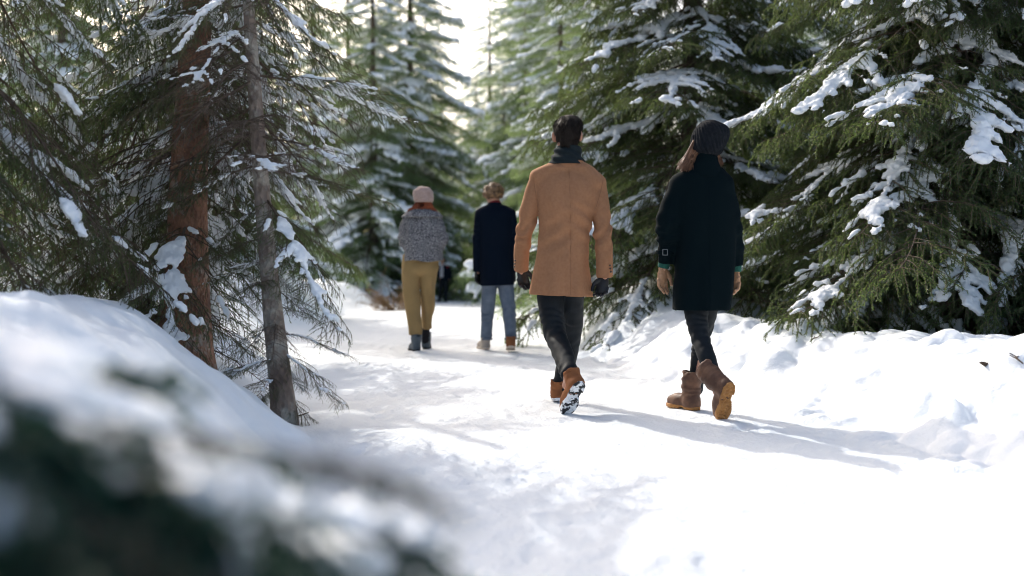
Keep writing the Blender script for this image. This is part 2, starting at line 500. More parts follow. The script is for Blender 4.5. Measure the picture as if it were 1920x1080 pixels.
# ------------------------------------------------------------------ spruce boughs
def gen_bough(seed, L, lat_gap, twig_gap, dens, nlen, nwid, hang, bare=0.0, droop=.25, up=.12, lat=.42, tw=(.07, .17), stem=.014, sides=5, twigwood=True, u0=0.0):
    """one spruce bough along +x: returns wood (V,F), needles (V,F), axis and laterals for the snow"""
    g = np.random.default_rng(seed)
    n = 16
    s = np.linspace(0, 1, n)
    ax = np.stack([L * s, .05 * L * np.sin(s * 3 + g.uniform(0, 6)) * s, L * (-droop * s ** 1.5 + up * s ** 4) + .02 * np.sin(s * 9 + g.uniform(0, 6))], 1)
    def at(u):
        return np.stack([np.interp(u, s, ax[:, i]) for i in range(3)], -1)
    Vw, Fw, off = [], [], 0
    def addw(V, F):
        nonlocal off
        Vw.append(V); Fw.append(F + off); off += len(V)
    addw(*tubes(ax[None], (stem * (1 - .85 * s))[None], sides))
    u = np.arange(max(u0, .12 if not bare else .08), .99, lat_gap / L)
    u = np.repeat(u, 2) + g.uniform(-.4, .4, len(u) * 2) * lat_gap / L
    side = np.tile([1, -1], len(u) // 2)
    u = np.clip(u, .05, .985)
    keep = g.random(len(u)) > .08
    u, side = u[keep], side[keep]
    prof = np.minimum(1, ((u - u0 * .9) / .25) ** .7) * (1 - u) ** .62 + .10
    ll = lat * L * prof * g.uniform(.55, 1.15, len(u))
    ang = np.radians(g.uniform(42, 66, len(u)))
    d0 = np.stack([np.cos(ang), side * np.sin(ang), g.uniform(-.15, .18, len(u))], 1)
    P0 = at(u)
    m = 7
    t = np.linspace(0, 1, m)[None, :, None]
    LP = P0[:, None, :] + d0[:, None, :] * ll[:, None, None] * t
    LP[:, :, 0] += (.25 * ll[:, None]) * t[..., 0] ** 2
    LP[:, :, 2] -= (ll[:, None] * g.uniform(.15, .45, len(u))[:, None] * (.4 + hang)) * t[..., 0] ** 2
    LP += g.normal(0, .006, LP.shape) * t
    addw(*tubes(LP, (.0045 * np.sqrt(ll / .4))[:, None] * (1 - .7 * t[..., 0]), 3))
    # twigs hanging off the laterals
    T0, T1, T2 = [], [], []
    for i in range(len(u)):
        k = max(2, int(ll[i] / twig_gap))
        v = np.linspace(.12, 1, k) + g.uniform(-.03, .03, k)
        v = np.clip(v, .02, 1)
        p = np.stack([np.interp(v, t[0, :, 0], LP[i, :, c]) for c in range(3)], 1)
        dirl = LP[i, -1] - LP[i, 0]; dirl /= np.linalg.norm(dirl)
        sd = np.array([-dirl[1], dirl[0], 0]); sd /= np.linalg.norm(sd) + 1e-9
        for sg in (1, -1):
            tl = g.uniform(tw[0], tw[1], k) * (1.15 - .5 * v)
            dd = dirl * g.uniform(.5, .9, k)[:, None] + sd * (sg * g.uniform(.3, .9, k))[:, None]
            dd[:, 2] -= hang * g.uniform(.2, 1.0, k)
            dd /= np.linalg.norm(dd, axis=1, keepdims=True)
            e = p + dd * tl[:, None]
            e[:, 2] -= tl * hang * g.uniform(.1, .7, k)
            T0.append(p); T1.append(p + dd * tl[:, None] * .5); T2.append(e)
        T0.append(LP[i, 3][None]); T1.append(LP[i, 5][None]); T2.append(LP[i, 6][None])
    # twigs hanging straight from the main axis
    k = int(L / twig_gap * .9)
    v = g.uniform(max(.15, u0), 1, k); p = at(v)
    dd = np.stack([g.uniform(.1, .9, k), g.uniform(-.7, .7, k), -hang * g.uniform(.2, 1.2, k) + .1], 1)
    dd /= np.linalg.norm(dd, axis=1, keepdims=True)
    tl = g.uniform(tw[0], tw[1] * 1.2, k)[:, None]
    T0.append(p); T1.append(p + dd * tl * .5); e = p + dd * tl; e[:, 2] -= tl[:, 0] * hang * .4; T2.append(e)
    T0, T1, T2 = np.concatenate(T0), np.concatenate(T1), np.concatenate(T2)
    if twigwood: addw(*tubes(np.stack([T0, T1, T2], 1), np.tile(np.array([.0024, .0018, .0010]) * (nwid / .0028) ** .5, (len(T0), 1)), 3))
    # needles
    live = g.random(len(T0)) >= bare
    A0, A1, A2 = T0[live], T1[live], T2[live]
    tl = np.linalg.norm(A2 - A0, axis=1)
    cnt = np.maximum(3, (tl * dens).astype(int))
    ti = np.repeat(np.arange(len(A0)), cnt)
    v = g.random(len(ti))[:, None]
    B = A0[ti] * (1 - v) ** 2 + 2 * A1[ti] * v * (1 - v) + A2[ti] * v ** 2
    tg = 2 * (1 - v) * (A1 - A0)[ti] + 2 * v * (A2 - A1)[ti]
    tg /= np.linalg.norm(tg, axis=1, keepdims=True) + 1e-9
    rnd = g.normal(size=B.shape); rnd -= tg * (rnd * tg).sum(1, keepdims=True)
    rnd /= np.linalg.norm(rnd, axis=1, keepdims=True) + 1e-9
    rnd[:, 2] += .15
    a = g.uniform(.4, .95, len(ti))[:, None]
    nd = tg * np.cos(a) + rnd * np.sin(a)
    ln = nlen * g.uniform(.7, 1.2, len(ti))[:, None]
    sd = np.cross(nd, g.normal(size=nd.shape)); sd /= np.linalg.norm(sd, axis=1, keepdims=True) + 1e-9
    w = nwid * .5
    NV = np.stack([B - sd * w, B + sd * w, B + nd * ln * .6 + sd * w * .8, B + nd * ln], 1).reshape(-1, 3)
    I = np.arange(len(ti) * 4).reshape(-1, 4)
    return dict(w=(np.concatenate(Vw), np.concatenate(Fw)), n=(NV, I), ax=ax, s=s, LP=LP, u=u, ll=ll, L=L)

def gen_snow(b, seed, amount, h, size=1.0):
    """pads of snow lying along the axis and the laterals of a bough"""
    g = np.random.default_rng(seed)
    segs = []
    L = b['L']
    def at(u): return np.array([np.interp(u, b['s'], b['ax'][:, i]) for i in range(3)])
    k = max(1, int(round(amount * L * 2.2)))
    for _ in range(k):
        c = g.uniform(.2, .97); half = g.uniform(.04, .15) * (1.2 / max(L, .6))
        big = g.uniform(.45, 1.25) * size
        uu = np.clip(np.linspace(c - half, c + half, 5), .05, 1)
        P = np.array([at(x) for x in uu]); rr = .034 * big * np.array([.55, .9, 1, .85, .5]) * g.uniform(.8, 1.2, 5)
        P[:, 2] += rr * .55
        for i in range(4): segs.append((P[i], P[i + 1], rr[i], rr[i + 1]))
        for j in np.where(np.abs(b['u'] - c) < half)[0]:
            if g.random() < .35: continue
            q = b['LP'][j]; e = g.integers(3, 7)
            r0 = .030 * big * g.uniform(.7, 1.1)
            for i in range(e - 1):
                ra = r0 * (1 - .75 * i / 6); rb = r0 * (1 - .75 * (i + 1) / 6)
                a_ = q[i] + np.array([0, 0, ra * .6]); b_ = q[i + 1] + np.array([0, 0, rb * .6])
                segs.append((a_, b_, ra, rb))
    for _ in range(max(1, int(k * .8))):                  # long thin ridges along the axis
        c = g.uniform(.2, .9); half = g.uniform(.12, .28) * (1.2 / max(L, .6))
        uu = np.clip(np.linspace(c - half, c + half, 9), .05, 1)
        P = np.array([at(x) for x in uu]); rr = .019 * size * g.uniform(.35, 1.25, 9)
        P[:, 2] += rr * .6
        for i in range(8): segs.append((P[i], P[i + 1], rr[i], rr[i + 1]))
    # loose tufts on single laterals
    for _ in range(int(k * 4)):
        j = g.integers(len(b['u'])); i = g.integers(1, 5); r0 = .02 * size * g.uniform(.6, 1.5)
        q = b['LP'][j]
        segs.append((q[i] + [0, 0, r0 * .5], q[i + 1] + [0, 0, r0 * .5], r0, r0 * .7))
    A = np.array([s_[0] for s_ in segs] + [s_[1] for s_ in segs])
    pad = .1 * size
    f = Field(A.min(0) - pad, A.max(0) + pad, h)
    for a_, b_, ra, rb in segs:
        f.limb([a_, b_], [ra, rb], k=.022 * size, n=2, flat=(1.25, 1.25, .8))
    X, Y, Z = f.xyz()
    f.D += (.010 * size * vnoise(X * 22 / size, Y * 22 / size, Z * 22 / size) + .009 * size * vnoise(X * 50 / size, Y * 50 / size, Z * 50 / size) + .006 * size * vnoise(X * 110, Y * 110, Z * 110)).astype(np.float32)
    V, F = f.nets()
    return V, F

def bough_mesh(name, b, needle):
    (wv, wf), (nv, nf) = b['w'], b['n']
    V = np.concatenate([wv, nv])
    return mesh_np(name, V, [wf, nf + len(wv)], [M_twig, needle], True, np.concatenate([np.zeros(len(wf)), np.ones(len(nf))]))

# near-tree boughs: full needles
B_hang = [gen_bough(100 + i, 2.0, .10, .058, 470, .020, .0038, .72, 0, .26, .10, tw=(.07, .19)) for i in range(5)]
B_short = [gen_bough(120 + i, 1.2, .09, .058, 470, .020, .0038, .6, 0, .20, .14, tw=(.07, .17)) for i in range(3)]
B_thin = [gen_bough(140 + i, 1.7, .095, .055, 300, .017, .0030, .7, .28, .35, .06, tw=(.06, .18)) for i in range(4)]
B_bare = [gen_bough(160 + i, 1.4, .10, .07, 150, .013, .0024, .5, .92, .3, .05, tw=(.05, .16)) for i in range(2)]

def proto(bs, needle, amounts, seed, h=.013, size=1.0):
    out = []
    for i, b in enumerate(bs):
        me = bough_mesh('bough', b, needle)
        sn = []
        for j, am in enumerate(amounts):
            V, F = gen_snow(b, seed + i * 7 + j, am, h, size)
            sn.append(mesh_np('snow', V, [F], [M_tsnow]))
        out.append((me, sn, b['L']))
    return out
P_hang = proto(B_hang, M_needle, (.6, 1.25), 500, .012, 1.0)
P_short = proto(B_short, M_needle, (.6, 1.2), 540, .012, 1.0)
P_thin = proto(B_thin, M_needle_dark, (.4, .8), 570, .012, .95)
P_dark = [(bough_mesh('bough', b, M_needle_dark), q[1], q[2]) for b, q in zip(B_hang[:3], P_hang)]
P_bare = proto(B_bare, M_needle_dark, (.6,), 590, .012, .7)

def trunk_mesh(name, mtl, r0, r1, h, lean=(0, 0), seed=0, sides=28, flare=.5):
    n = int(max(20, h / .06)); z = np.linspace(-.25, h, n)
    a = np.linspace(0, 2 * np.pi, sides, endpoint=False)
    t = np.clip(z / h, 0, 1)
    rad = r0 + (r1 - r0) * t ** .9 + r0 * flare * np.exp(-np.clip(z, -.3, None) / .22) * .5
    A, Zg = np.meshgrid(a, z)
    cx = lean[0] * t + .012 * np.sin(z * 1.7 + seed); cy = lean[1] * t + .012 * np.cos(z * 1.3 + seed)
    rr = rad[:, None] * (1 + .07 * fbm(np.cos(A) * 2 + seed, np.sin(A) * 2, Zg * 2.2, 4))
    V = np.stack([cx[:, None] + rr * np.cos(A), cy[:, None] + rr * np.sin(A), Zg], -1).reshape(-1, 3)
    I = np.arange(n * sides).reshape(n, sides)
    F = np.stack([I[:-1], np.roll(I[:-1], -1, 1), np.roll(I[1:], -1, 1), I[1:]], -1).reshape(-1, 4)
    return mesh_np(name, V, [F], [mtl])

def place_bough(tree, pr, g, loc, az, pitch, roll, length, snow_p, heavy=.5):
    me, sn, L = pr
    o = obj('bough', me, tree)
    o.location = loc; sc = length / L
    o.rotation_euler = (Matrix.Rotation(az, 3, 'Z') @ Matrix.Rotation(pitch, 3, 'Y') @ Matrix.Rotation(roll, 3, 'X')).to_euler()
    o.scale = (sc, sc, sc)
    if g.random() < snow_p:
        s_ = obj('snow', sn[min(len(sn) - 1, int(g.random() < heavy))], o); s_['kind'] = 'stuff'
    return o

def near_tree(name, label, x, y, r0, h, nb, zr, lens, pitch, protos, snow_p, mtl, seed, lean=(0, 0), heavy=.5, azr=None, group='spruces close to the path', skip=None):
    g = np.random.default_rng(seed)
    t = obj(name, None); t.location = (x, y, gz(x, y))
    tag(t, label, 'tree', group)
    obj('trunk', trunk_mesh('trunk', mtl, r0, r0 * .35, h, lean, seed), t)
    for i in range(nb):
        f = (i + g.random()) / nb
        z = zr[0] + (zr[1] - zr[0]) * f
        az = i * 2.39996 + g.uniform(-.4, .4)
        if azr is not None: az = g.uniform(*azr) if g.random() < azr_w else az
        ln = (lens[0] + (lens[1] - lens[0]) * f) * g.uniform(.75, 1.12)
        q = z / h
        if skip:
            k = skip(z, math.degrees(az) % 360, g.random())
            if k <= 0: continue
            ln *= k
        place_bough(t, protos[g.integers(len(protos))], g, (lean[0] * q, lean[1] * q, z), az, R(g.uniform(*pitch)), R(g.uniform(-14, 14)), ln, snow_p, heavy)
    return t
azr_w = .5

# right-hand spruces
near_tree('spruce_tree', 'large dense dark spruce on the far right, its trunk low behind the snow bank', 3.62, 8.3, .17, 6.5, 92, (.35, 3.9), (2.55, 1.8), (8, 32), P_hang, .85, M_bark_dark, 11, heavy=.4)
near_tree('spruce_tree', 'spruce with sunlit boughs directly behind the couple walking in front', 2.05, 11.3, .16, 6.5, 82, (.5, 4.5), (2.25, 1.6), (2, 28), P_hang + P_short, .85, M_bark_dark, 12, heavy=.5)
near_tree('spruce_tree', 'shadowy spruce at the right edge behind the large dark one', 5.6, 9.6, .16, 6.5, 45, (.3, 4.2), (2.5, 1.7), (5, 28), P_hang, .5, M_bark_dark, 13, heavy=.3)
# left-hand spruces
def thick_skip(z, az, r):
    front = abs((az - 270 + 180) % 360 - 180)
    if front < 66: return 0 if r < .93 else .7                 # few boughs between trunk and camera
    if z < 1.3 and (az < 62 or az > 300): return 0             # none low over the path
    if (az < 85 or az > 300) and r < .5: return 0              # open towards the path
    return .9 if az < 80 or az > 290 else 1.05
def slim_skip(z, az, r):
    front = abs((az - 270 + 180) % 360 - 180)
    if front < 60 and r < .35: return 0
    if front > 120 and z < 1.6: return .3
    return .48 if z < 1.2 else 1.0
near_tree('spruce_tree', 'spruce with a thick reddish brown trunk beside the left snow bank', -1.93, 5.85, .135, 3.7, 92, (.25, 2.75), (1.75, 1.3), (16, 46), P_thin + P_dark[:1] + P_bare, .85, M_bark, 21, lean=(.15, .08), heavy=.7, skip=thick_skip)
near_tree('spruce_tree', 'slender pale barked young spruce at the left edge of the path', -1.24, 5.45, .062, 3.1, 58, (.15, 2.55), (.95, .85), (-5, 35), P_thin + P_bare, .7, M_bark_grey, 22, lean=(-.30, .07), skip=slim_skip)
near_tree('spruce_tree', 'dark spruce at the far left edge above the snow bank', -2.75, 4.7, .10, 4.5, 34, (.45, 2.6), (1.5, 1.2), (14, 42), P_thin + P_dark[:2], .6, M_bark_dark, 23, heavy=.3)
near_tree('spruce_tree', 'green sunlit spruce overhanging the left bank behind the slender pale trunk', -2.95, 9.6, .11, 3.9, 30, (1.35, 3.4), (1.75, 1.25), (4, 32), P_hang + P_short, .85, M_bark_dark, 24, heavy=.6)

# ------------------------------------------------------------------ spruces further back (joined crowns, shared between copies)
B_mid = [gen_bough(200 + i, 1.5, .105, .085, 75, .040, .0105, .55, 0, .26, .12, tw=(.09, .20), stem=.016, sides=4, twigwood=False) for i in range(4)]
S_mid = [gen_snow(b, 700 + i, 1.5, .032, 1.6) for i, b in enumerate(B_mid)]

def xform(V, az, pitch, roll, sc, loc):
    M = np.array(Matrix.Rotation(az, 3, 'Z') @ Matrix.Rotation(pitch, 3, 'Y') @ Matrix.Rotation(roll, 3, 'X')) * sc
    return V @ M.T + np.array(loc)

def mid_proto(seed, h, nb, lens, snow_p):
    g = np.random.default_rng(seed)
    wv, wf, nv, nf, sv, sf = [], [], [], [], [], []
    ow = on = os_ = 0
    for i in range(nb):
        f = (i + g.random()) / nb
        z = .35 + (h - .45) * f ** 1.05
        az = i * 2.39996 + g.uniform(-.4, .4)
        ln = max(.18, (lens[0] + (lens[1] - lens[0]) * f) * g.uniform(.75, 1.15))
        j = g.integers(len(B_mid)); b = B_mid[j]; sc = ln / b['L']
        pit = R(g.uniform(2, 22)) - R(30) * max(0, f - .75) * 3
        a = (az, pit, R(g.uniform(-12, 12)), sc, (0, 0, z))
        V, F = b['w']; wv.append(xform(V, *a)); wf.append(F + ow); ow += len(V)
        V, F = b['n']; nv.append(xform(V, *a)); nf.append(F + on); on += len(V)
        if g.random() < snow_p:
            V, F = S_mid[j]; sv.append(xform(V, *a)); sf.append(F + os_); os_ += len(V)
    wv, wf, nv, nf, sv, sf = map(np.concatenate, (wv, wf, nv, nf, sv, sf))
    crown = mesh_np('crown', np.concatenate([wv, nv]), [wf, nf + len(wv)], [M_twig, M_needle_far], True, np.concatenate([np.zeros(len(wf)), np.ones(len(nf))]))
    snow = mesh_np('snow', sv, [sf], [M_tsnow])
    return trunk_mesh('trunk', M_bark_dark, .11, .012, h, (0, 0), seed, 12), crown, snow
MID = [mid_proto(300, 7.0, 165, (1.95, .3), .65), mid_proto(301, 7.5, 160, (1.7, .3), .75), mid_proto(302, 6.0, 120, (1.45, .25), .95)]

def mid_tree(label, x, y, k, sc, rot, group='spruces further along the path'):
    t = obj('spruce_tree', None); t.location = (x, y, gz(x, y) - .05)
    t.rotation_euler = (0, 0, rot); t.scale = (sc, sc, sc)
    tag(t, label, 'tree', group)
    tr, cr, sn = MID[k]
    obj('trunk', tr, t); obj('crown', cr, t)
    o = obj('snow', sn, t); o['kind'] = 'stuff'
    return t

def xat(px, Y): return (px - 960) * Y / FPX
MIDS = [
    ('tall snowy spruce with its dark trunk showing above the woman in tweed', xat(770, 41), 41.0, 0, 2.6, .3),
    ('tall snowy spruce just left of the one with the dark trunk', xat(655, 46), 46.0, 2, 2.8, 1.9),
    ('broad snow laden spruce beyond the left bank behind the slender pale trunk', -4.8, 17.5, 2, 1.35, 4.0),
    ('snowy spruce behind the blond man ahead, right of the path', xat(1052, 24), 24.0, 1, 1.25, 2.2),
    ('spruce with snowy boughs right behind the head of the man in the camel coat', xat(1118, 16.5), 16.5, 0, .95, 5.1),
    ('spruce deep behind the reddish brown trunk on the left', -5.6, 12.5, 2, 1.1, .9),
    ('snowy spruce in the left background between the two near trunks', -6.0, 21.0, 2, 1.5, 2.7),
    ('dark spruce in the gap behind the head of the woman in the dark coat', xat(1400, 14.5), 14.5, 0, 1.0, 1.2),
    ('spruce in the dark far right background', xat(1640, 13.5), 13.5, 1, 1.0, 2.4),
    ('spruce in the right background at the edge of the picture', xat(1890, 13), 13.0, 0, 1.1, 3.9),
    ('thin far spruce standing in the bright gap above the path', xat(918, 64), 64.0, 2, 3.2, .5),
    ('far spruce with a bluish dark top right of the bright gap', xat(1030, 46), 46.0, 0, 3.0, 1.4),
    ('far snowy spruce beside the left edge of the bright gap', xat(828, 50), 50.0, 2, 1.8, 2.9),
    ('low far spruce at the end of the path left of the blond man', xat(880, 60), 60.0, 2, 1.5, 4.4),
    ('far spruce at the end of the path behind the blond man', xat(945, 44), 44.0, 0, 1.45, 3.1),
    ('far spruce between the blond man and the camel coat', xat(985, 36), 36.0, 1, 1.5, 1.1),
    ('far spruce on the left beyond the brown bush', xat(590, 40), 40.0, 2, 2.5, 2.0),
    ('far spruce deep in the left background', xat(300, 20), 20.0, 2, 1.5, 4.8),
    ('far spruce at the back of the left edge', xat(90, 16), 16.0, 0, 1.2, 1.6),
    ('far spruce behind the sunlit boughs on the right', xat(1160, 27), 27.0, 2, 1.9, .1),
    ('far spruce in the dark right background behind the bank', xat(1500, 20), 20.0, 0, 1.3, 5.9),
    ('distant spruce closing the view low in the bright gap', xat(893, 58), 58.0, 0, 1.75, 5.0),
    ('full green spruce at the end of the path right of the tall dark trunk', xat(800, 60), 60.0, 0, 2.6, 2.6),
    ('full snowy spruce left of the tall dark trunk, beyond the bank', xat(700, 37), 37.0, 1, 2.0, 1.0),
    ('spruce right of the bright gap behind the blond man', xat(1005, 52), 52.0, 1, 3.0, 4.1),
    ('spruce on the right bank just beyond the camel coat', xat(1048, 31), 31.0, 0, 1.9, 3.6),
]
for a in MIDS: mid_tree(*a)

# ------------------------------------------------------------------ foreground spruce, close to the lens and out of focus
B_fore = [gen_bough(400 + i, .85, .05, .030, 560, .020, .0042, .35, 0, .16, .05, lat=.40, tw=(.05, .11), stem=.010, twigwood=False) for i in range(3)]
P_fore = proto(B_fore, M_needle_fore, (.5, 2.0), 800, .010, .9)
B_sprig = [gen_bough(420 + i, 1.0, .06, .045, d_, .021, .0042, .4, 0, .12, .0, lat=.18, tw=(.04, .09), stem=.005, u0=u_) for i, (u_, d_) in enumerate(((.62, 110), (.6, 300), (.55, 300)))]
P_sprig = proto(B_sprig, M_needle_fore, (.3,), 820, .012, .7)
def foreground():
    g = np.random.default_rng(5)
    x, y = -.64, .66
    t = obj('young_spruce', None); t.location = (x, y, gz(x, y))
    tag(t, 'blurred snowy young spruce close to the camera at the lower left', 'tree')
    obj('trunk', trunk_mesh('trunk', M_bark_dark, .024, .006, 1.0 - gz(x, y), (0, 0), 3, 12), t)
    for az, z, p, ln, k, sn in FORE:
        pr = P_fore[k] if k < 3 else P_sprig[k - 3]
        place_bough(t, pr, g, (0, 0, z - gz(x, y)), R(az), R(p), R(g.uniform(-10, 10)), ln, 1.0 if sn else 0.0, 1.0 if sn == 2 else 0.0)
FORE = [(26, .85, 17, .66, 0, 2), (14, .83, 17, .62, 1, 1), (4, .83, 21, .60, 2, 2), (-10, .80, 20, .58, 1, 0), (12, .80, 19, .66, 1, 0), (-22, .82, 19, .54, 0, 0), (-2, .78, 18, .68, 2, 0), (22, .77, 16, .70, 0, 0),
        (-14, .75, 16, .64, 1, 0), (8, .735, 15, .72, 2, 0), (-28, .76, 15, .55, 0, 0), (16, .70, 11, .76, 1, 0), (-6, .70, 12, .72, 0, 0), (2, .66, 9, .80, 2, 0),
        (4, .84, 10, .60, 3, 0), (-3, .75, 8, .70, 5, 0), (-30, .70, 12, .5, 0, 0), (-20, .66, 10, .6, 1, 0), (-36, .74, 14, .5, 2, 1), (-12, .62, 6, .66, 2, 0), (-25, .60, 5, .6, 1, 0), (6, .60, 3, .72, 0, 0),
        (-34, .80, 20, .5, 1, 0), (-26, .84, 22, .5, 2, 0), (-40, .84, 18, .45, 0, 0), (-15, .70, 12, .62, 0, 0), (0, .72, 14, .62, 1, 0), (-4, .815, 16.5, .65, 1, 0), (-9, .785, 16, .62, 2, 0), (1, .765, 13, .66, 0, 0), (-14, .76, 16, .58, 1, 0), (62, .7, 10, .5, 2, 1), (120, .7, 10, .5, 0, 1), (200, .7, 10, .45, 1, 1), (270, .65, 8, .45, 2, 0), (95, .8, 5, .4, 1, 2), (240, .8, 8, .4, 0, 1)]
foreground()

# ------------------------------------------------------------------ undergrowth and litter
M_bush = mat('dry_brown_twigs', (.17, .095, .05), .9, vary=(12, (.28, .20, .10), .4, .7))
def bush(label, x, y, n, size, seed):
    g = np.random.default_rng(seed)
    root = obj('dry_bush', None); root.location = (x, y, gz(x, y) - .05); tag(root, label, 'bush')
    def grow(n_, spread, top, r):
        a = g.uniform(0, 6.28, n_); l = size * g.uniform(.5, 1.0, n_)
        d = np.stack([np.cos(a) * spread, np.sin(a) * spread, np.full(n_, top)], 1) * g.uniform(.6, 1.2, (n_, 3))
        b = g.normal(0, size * .12, (n_, 3)); b[:, 2] = 0
        P0 = b; P1 = b + d * l[:, None] * .5 + g.normal(0, .04, (n_, 3)); P2 = b + d * l[:, None] + g.normal(0, .12, (n_, 3)); P2[:, 2] -= .12 * l
        return P0, P1, P2
    P0, P1, P2 = grow(n, .9, .8, 0)
    V, F = tubes(np.stack([P0, P1, P2], 1), np.tile([.012, .008, .003], (n, 1)), 4)
    o = obj('stems', mesh_np('stems', V, [F], [M_bush]), root); o['kind'] = 'stuff'
    m = n * 14
    k = g.integers(n, size=m); v = g.uniform(.3, 1, m)[:, None]
    q = P0[k] * (1 - v) ** 2 + 2 * P1[k] * v * (1 - v) + P2[k] * v ** 2
    d = g.normal(size=(m, 3)); d[:, 2] -= .3; d /= np.linalg.norm(d, axis=1, keepdims=True)
    l = g.uniform(.08, .28, m)[:, None] * size
    V, F = tubes(np.stack([q, q + d * l * .5, q + d * l + [0, 0, -.03]], 1), np.tile([.005, .004, .0015], (m, 1)), 3)
    o = obj('twigs', mesh_np('twigs', V, [F], [M_bush]), root); o['kind'] = 'stuff'
bush('low tangle of dry brown branches beside the legs of the woman in tweed', xat(738, 24.0), 24.0, 40, 1.1, 2)

def litter(name, label, cat, px, py, Y0, seed, kind):
    g = np.random.default_rng(seed)
    # march along the pixel ray until it meets the snow
    Y = Y0
    for _ in range(400):
        w = W(px, py, Y)
        if gz(w[0], Y) >= w[2]: break
        Y += .01
    w = W(px, py, Y); zz = gz(w[0], Y)
    f = Field((-.11, -.06, -.03), (.11, .06, .05), .004)
    if kind == 'cone':
        f.limb([(-.035, 0, .012), (0, 0, .014), (.04, .005, .012)], [.009, .015, .007], 0)
        X, Y_, Z = f.xyz(); f.D += (.004 * np.sin(X * 500) * np.sin(np.arctan2(Y_, Z - .014) * 5 + X * 250)).astype(np.float32)
    else:
        f.limb([(-.07, 0, .004), (-.02, .01, .012), (.03, -.005, .008), (.075, .012, .012)], [.005, .006, .005, .0035], .004)
        f.limb([(-.01, .01, .01), (.03, .035, .016)], [.0045, .0035], .004)
        f.limb([(.01, 0, .01), (.03, -.035, .014)], [.0045, .0035], .004)
    o = obj(name, f.mesh(name, M_twig)); o.scale = (.75, .75, .75); o.location = (w[0], Y, zz); o.rotation_euler = (0, R(-20), g.uniform(0, 6.28))
    tag(o, label, cat)
litter('spruce_cone', 'small brown spruce cone lying on the right snow bank', 'cone', 1848, 688, 3.5, 1, 'cone')
litter('fallen_twig', 'dark broken twig poking from the right snow bank at the picture edge', 'twig', 1908, 676, 3.5, 2, 'twig')
litter('fallen_twig', 'tiny twig on the crest of the right snow bank below the boughs', 'twig', 1530, 636, 4.5, 3, 'twig')
litter('fallen_twig', 'dark bit of twig on the foot of the left bank below the slender trunk', 'twig', 563, 782, 3.5, 4, 'twig')

# ------------------------------------------------------------------ people
M_skin = mat('skin', (.52, .28, .19), .5, bump=[(120, .1, .002)])
M_camel = mat('camel_wool', (.36, .18, .095), .85, sheen=.1, bump=[(260, .35, .002), (30, .1, .006)], vary=(60, (.31, .15, .076), .35, .75), spec=.15)
M_camel_seam = mat('camel_seam', (.24, .115, .058), .9)
M_navy = mat('navy_wool', (.004, .008, .016), .9, bump=[(260, .3, .002)], spec=.06)
M_green = mat('dark_green_wool', (.0022, .0065, .0085), .9, bump=[(240, .3, .002)], spec=.06)
M_cuff = mat('green_knit', (.01, .075, .055), .85, sheen=.3, bump=[(200, .5, .002)])
M_black_jean = mat('black_denim', (.005, .008, .011), .7, sheen=.0, bump=[(300, .3, .0015)], vary=(18, (.012, .017, .022), .45, .8), spec=.25)
M_grey_jean = mat('grey_blue_denim', (.105, .135, .18), .85, bump=[(300, .3, .0015)], vary=(14, (.17, .20, .25), .4, .8), spec=.2)
M_mustard = mat('mustard_cloth', (.27, .18, .075), .8, sheen=.2, bump=[(200, .2, .0015)], vary=(8, (.32, .21, .09), .35, .8), spec=.25)
M_tweed = mat('salt_and_pepper_tweed', (.03, .03, .04), .95, sheen=.2, bump=[(80, .9, .008)], vary=(120, (.50, .49, .49), .42, .68), spec=.1)
M_beanie = mat('pale_pink_knit', (.50, .36, .31), .95, sheen=.3, bump=[(70, .8, .006)], vary=(50, (.40, .28, .24), .4, .7), spec=.1)
M_darkknit = mat('charcoal_knit', (.007, .009, .012), .95, sheen=.05, bump=[(90, .8, .005)], vary=(60, (.014, .016, .02), .4, .7), spec=.1)
M_scarf = mat('slate_scarf', (.013, .020, .023), .9, sheen=.1, bump=[(220, .5, .002)], spec=.15)
M_redscarf = mat('red_scarf', (.20, .018, .02), .9, sheen=.3)
M_glove_black = mat('black_leather', (.003, .0035, .005), .45, bump=[(60, .3, .003), (200, .2, .001)], spec=.5)
M_glove_tan = mat('tan_leather', (.44, .245, .135), .5, bump=[(55, .35, .003), (220, .2, .001)], vary=(25, (.36, .19, .10), .4, .75), spec=.4)
M_boot_tan = mat('tan_suede', (.27, .105, .042), .85, bump=[(160, .4, .002), (24, .15, .006)], vary=(16, (.20, .075, .03), .4, .75), spec=.2)
M_boot_brown = mat('worn_brown_leather', (.085, .040, .024), .6, bump=[(40, .35, .004), (160, .3, .001)], vary=(13, (.20, .10, .055), .42, .72), spec=.35)
M_boot_grey = mat('grey_blue_leather', (.06, .08, .095), .55, bump=[(60, .3, .003)], vary=(14, (.11, .13, .15), .4, .75))
M_boot_pale = mat('pale_grey_suede', (.38, .33, .28), .85, bump=[(120, .3, .002)])
M_sole_amber = mat('amber_rubber', (.40, .19, .055), .6, bump=[(80, .3, .002)], vary=(30, (.30, .13, .035), .4, .7))
M_sole_dark = mat('dark_rubber', (.02, .021, .023), .7, bump=[(80, .3, .002)])
M_sole_snow = mat('snow_caked_rubber', (.03, .032, .035), .7, bump=[(40, .6, .004)], vary=(26, (.84, .86, .88), .44, .52))
M_sole_cream = mat('cream_rubber', (.62, .52, .42), .7)
M_hair_dark = mat('dark_hair', (.013, .0085, .006), .6, bump=[(120, .5, .003)], spec=.18)
M_hair_blond = mat('blond_hair', (.30, .18, .088), .5, bump=[(90, .6, .004)], vary=(34, (.085, .045, .022), .42, .62), spec=.4)
M_hair_red = mat('red_hair', (.33, .085, .03), .5, bump=[(90, .5, .003)], vary=(40, (.20, .05, .02), .4, .7))
M_hair_brown = mat('brown_hair', (.22, .115, .065), .45, bump=[(100, .5, .003)], vary=(45, (.15, .07, .038), .4, .7), spec=.45)
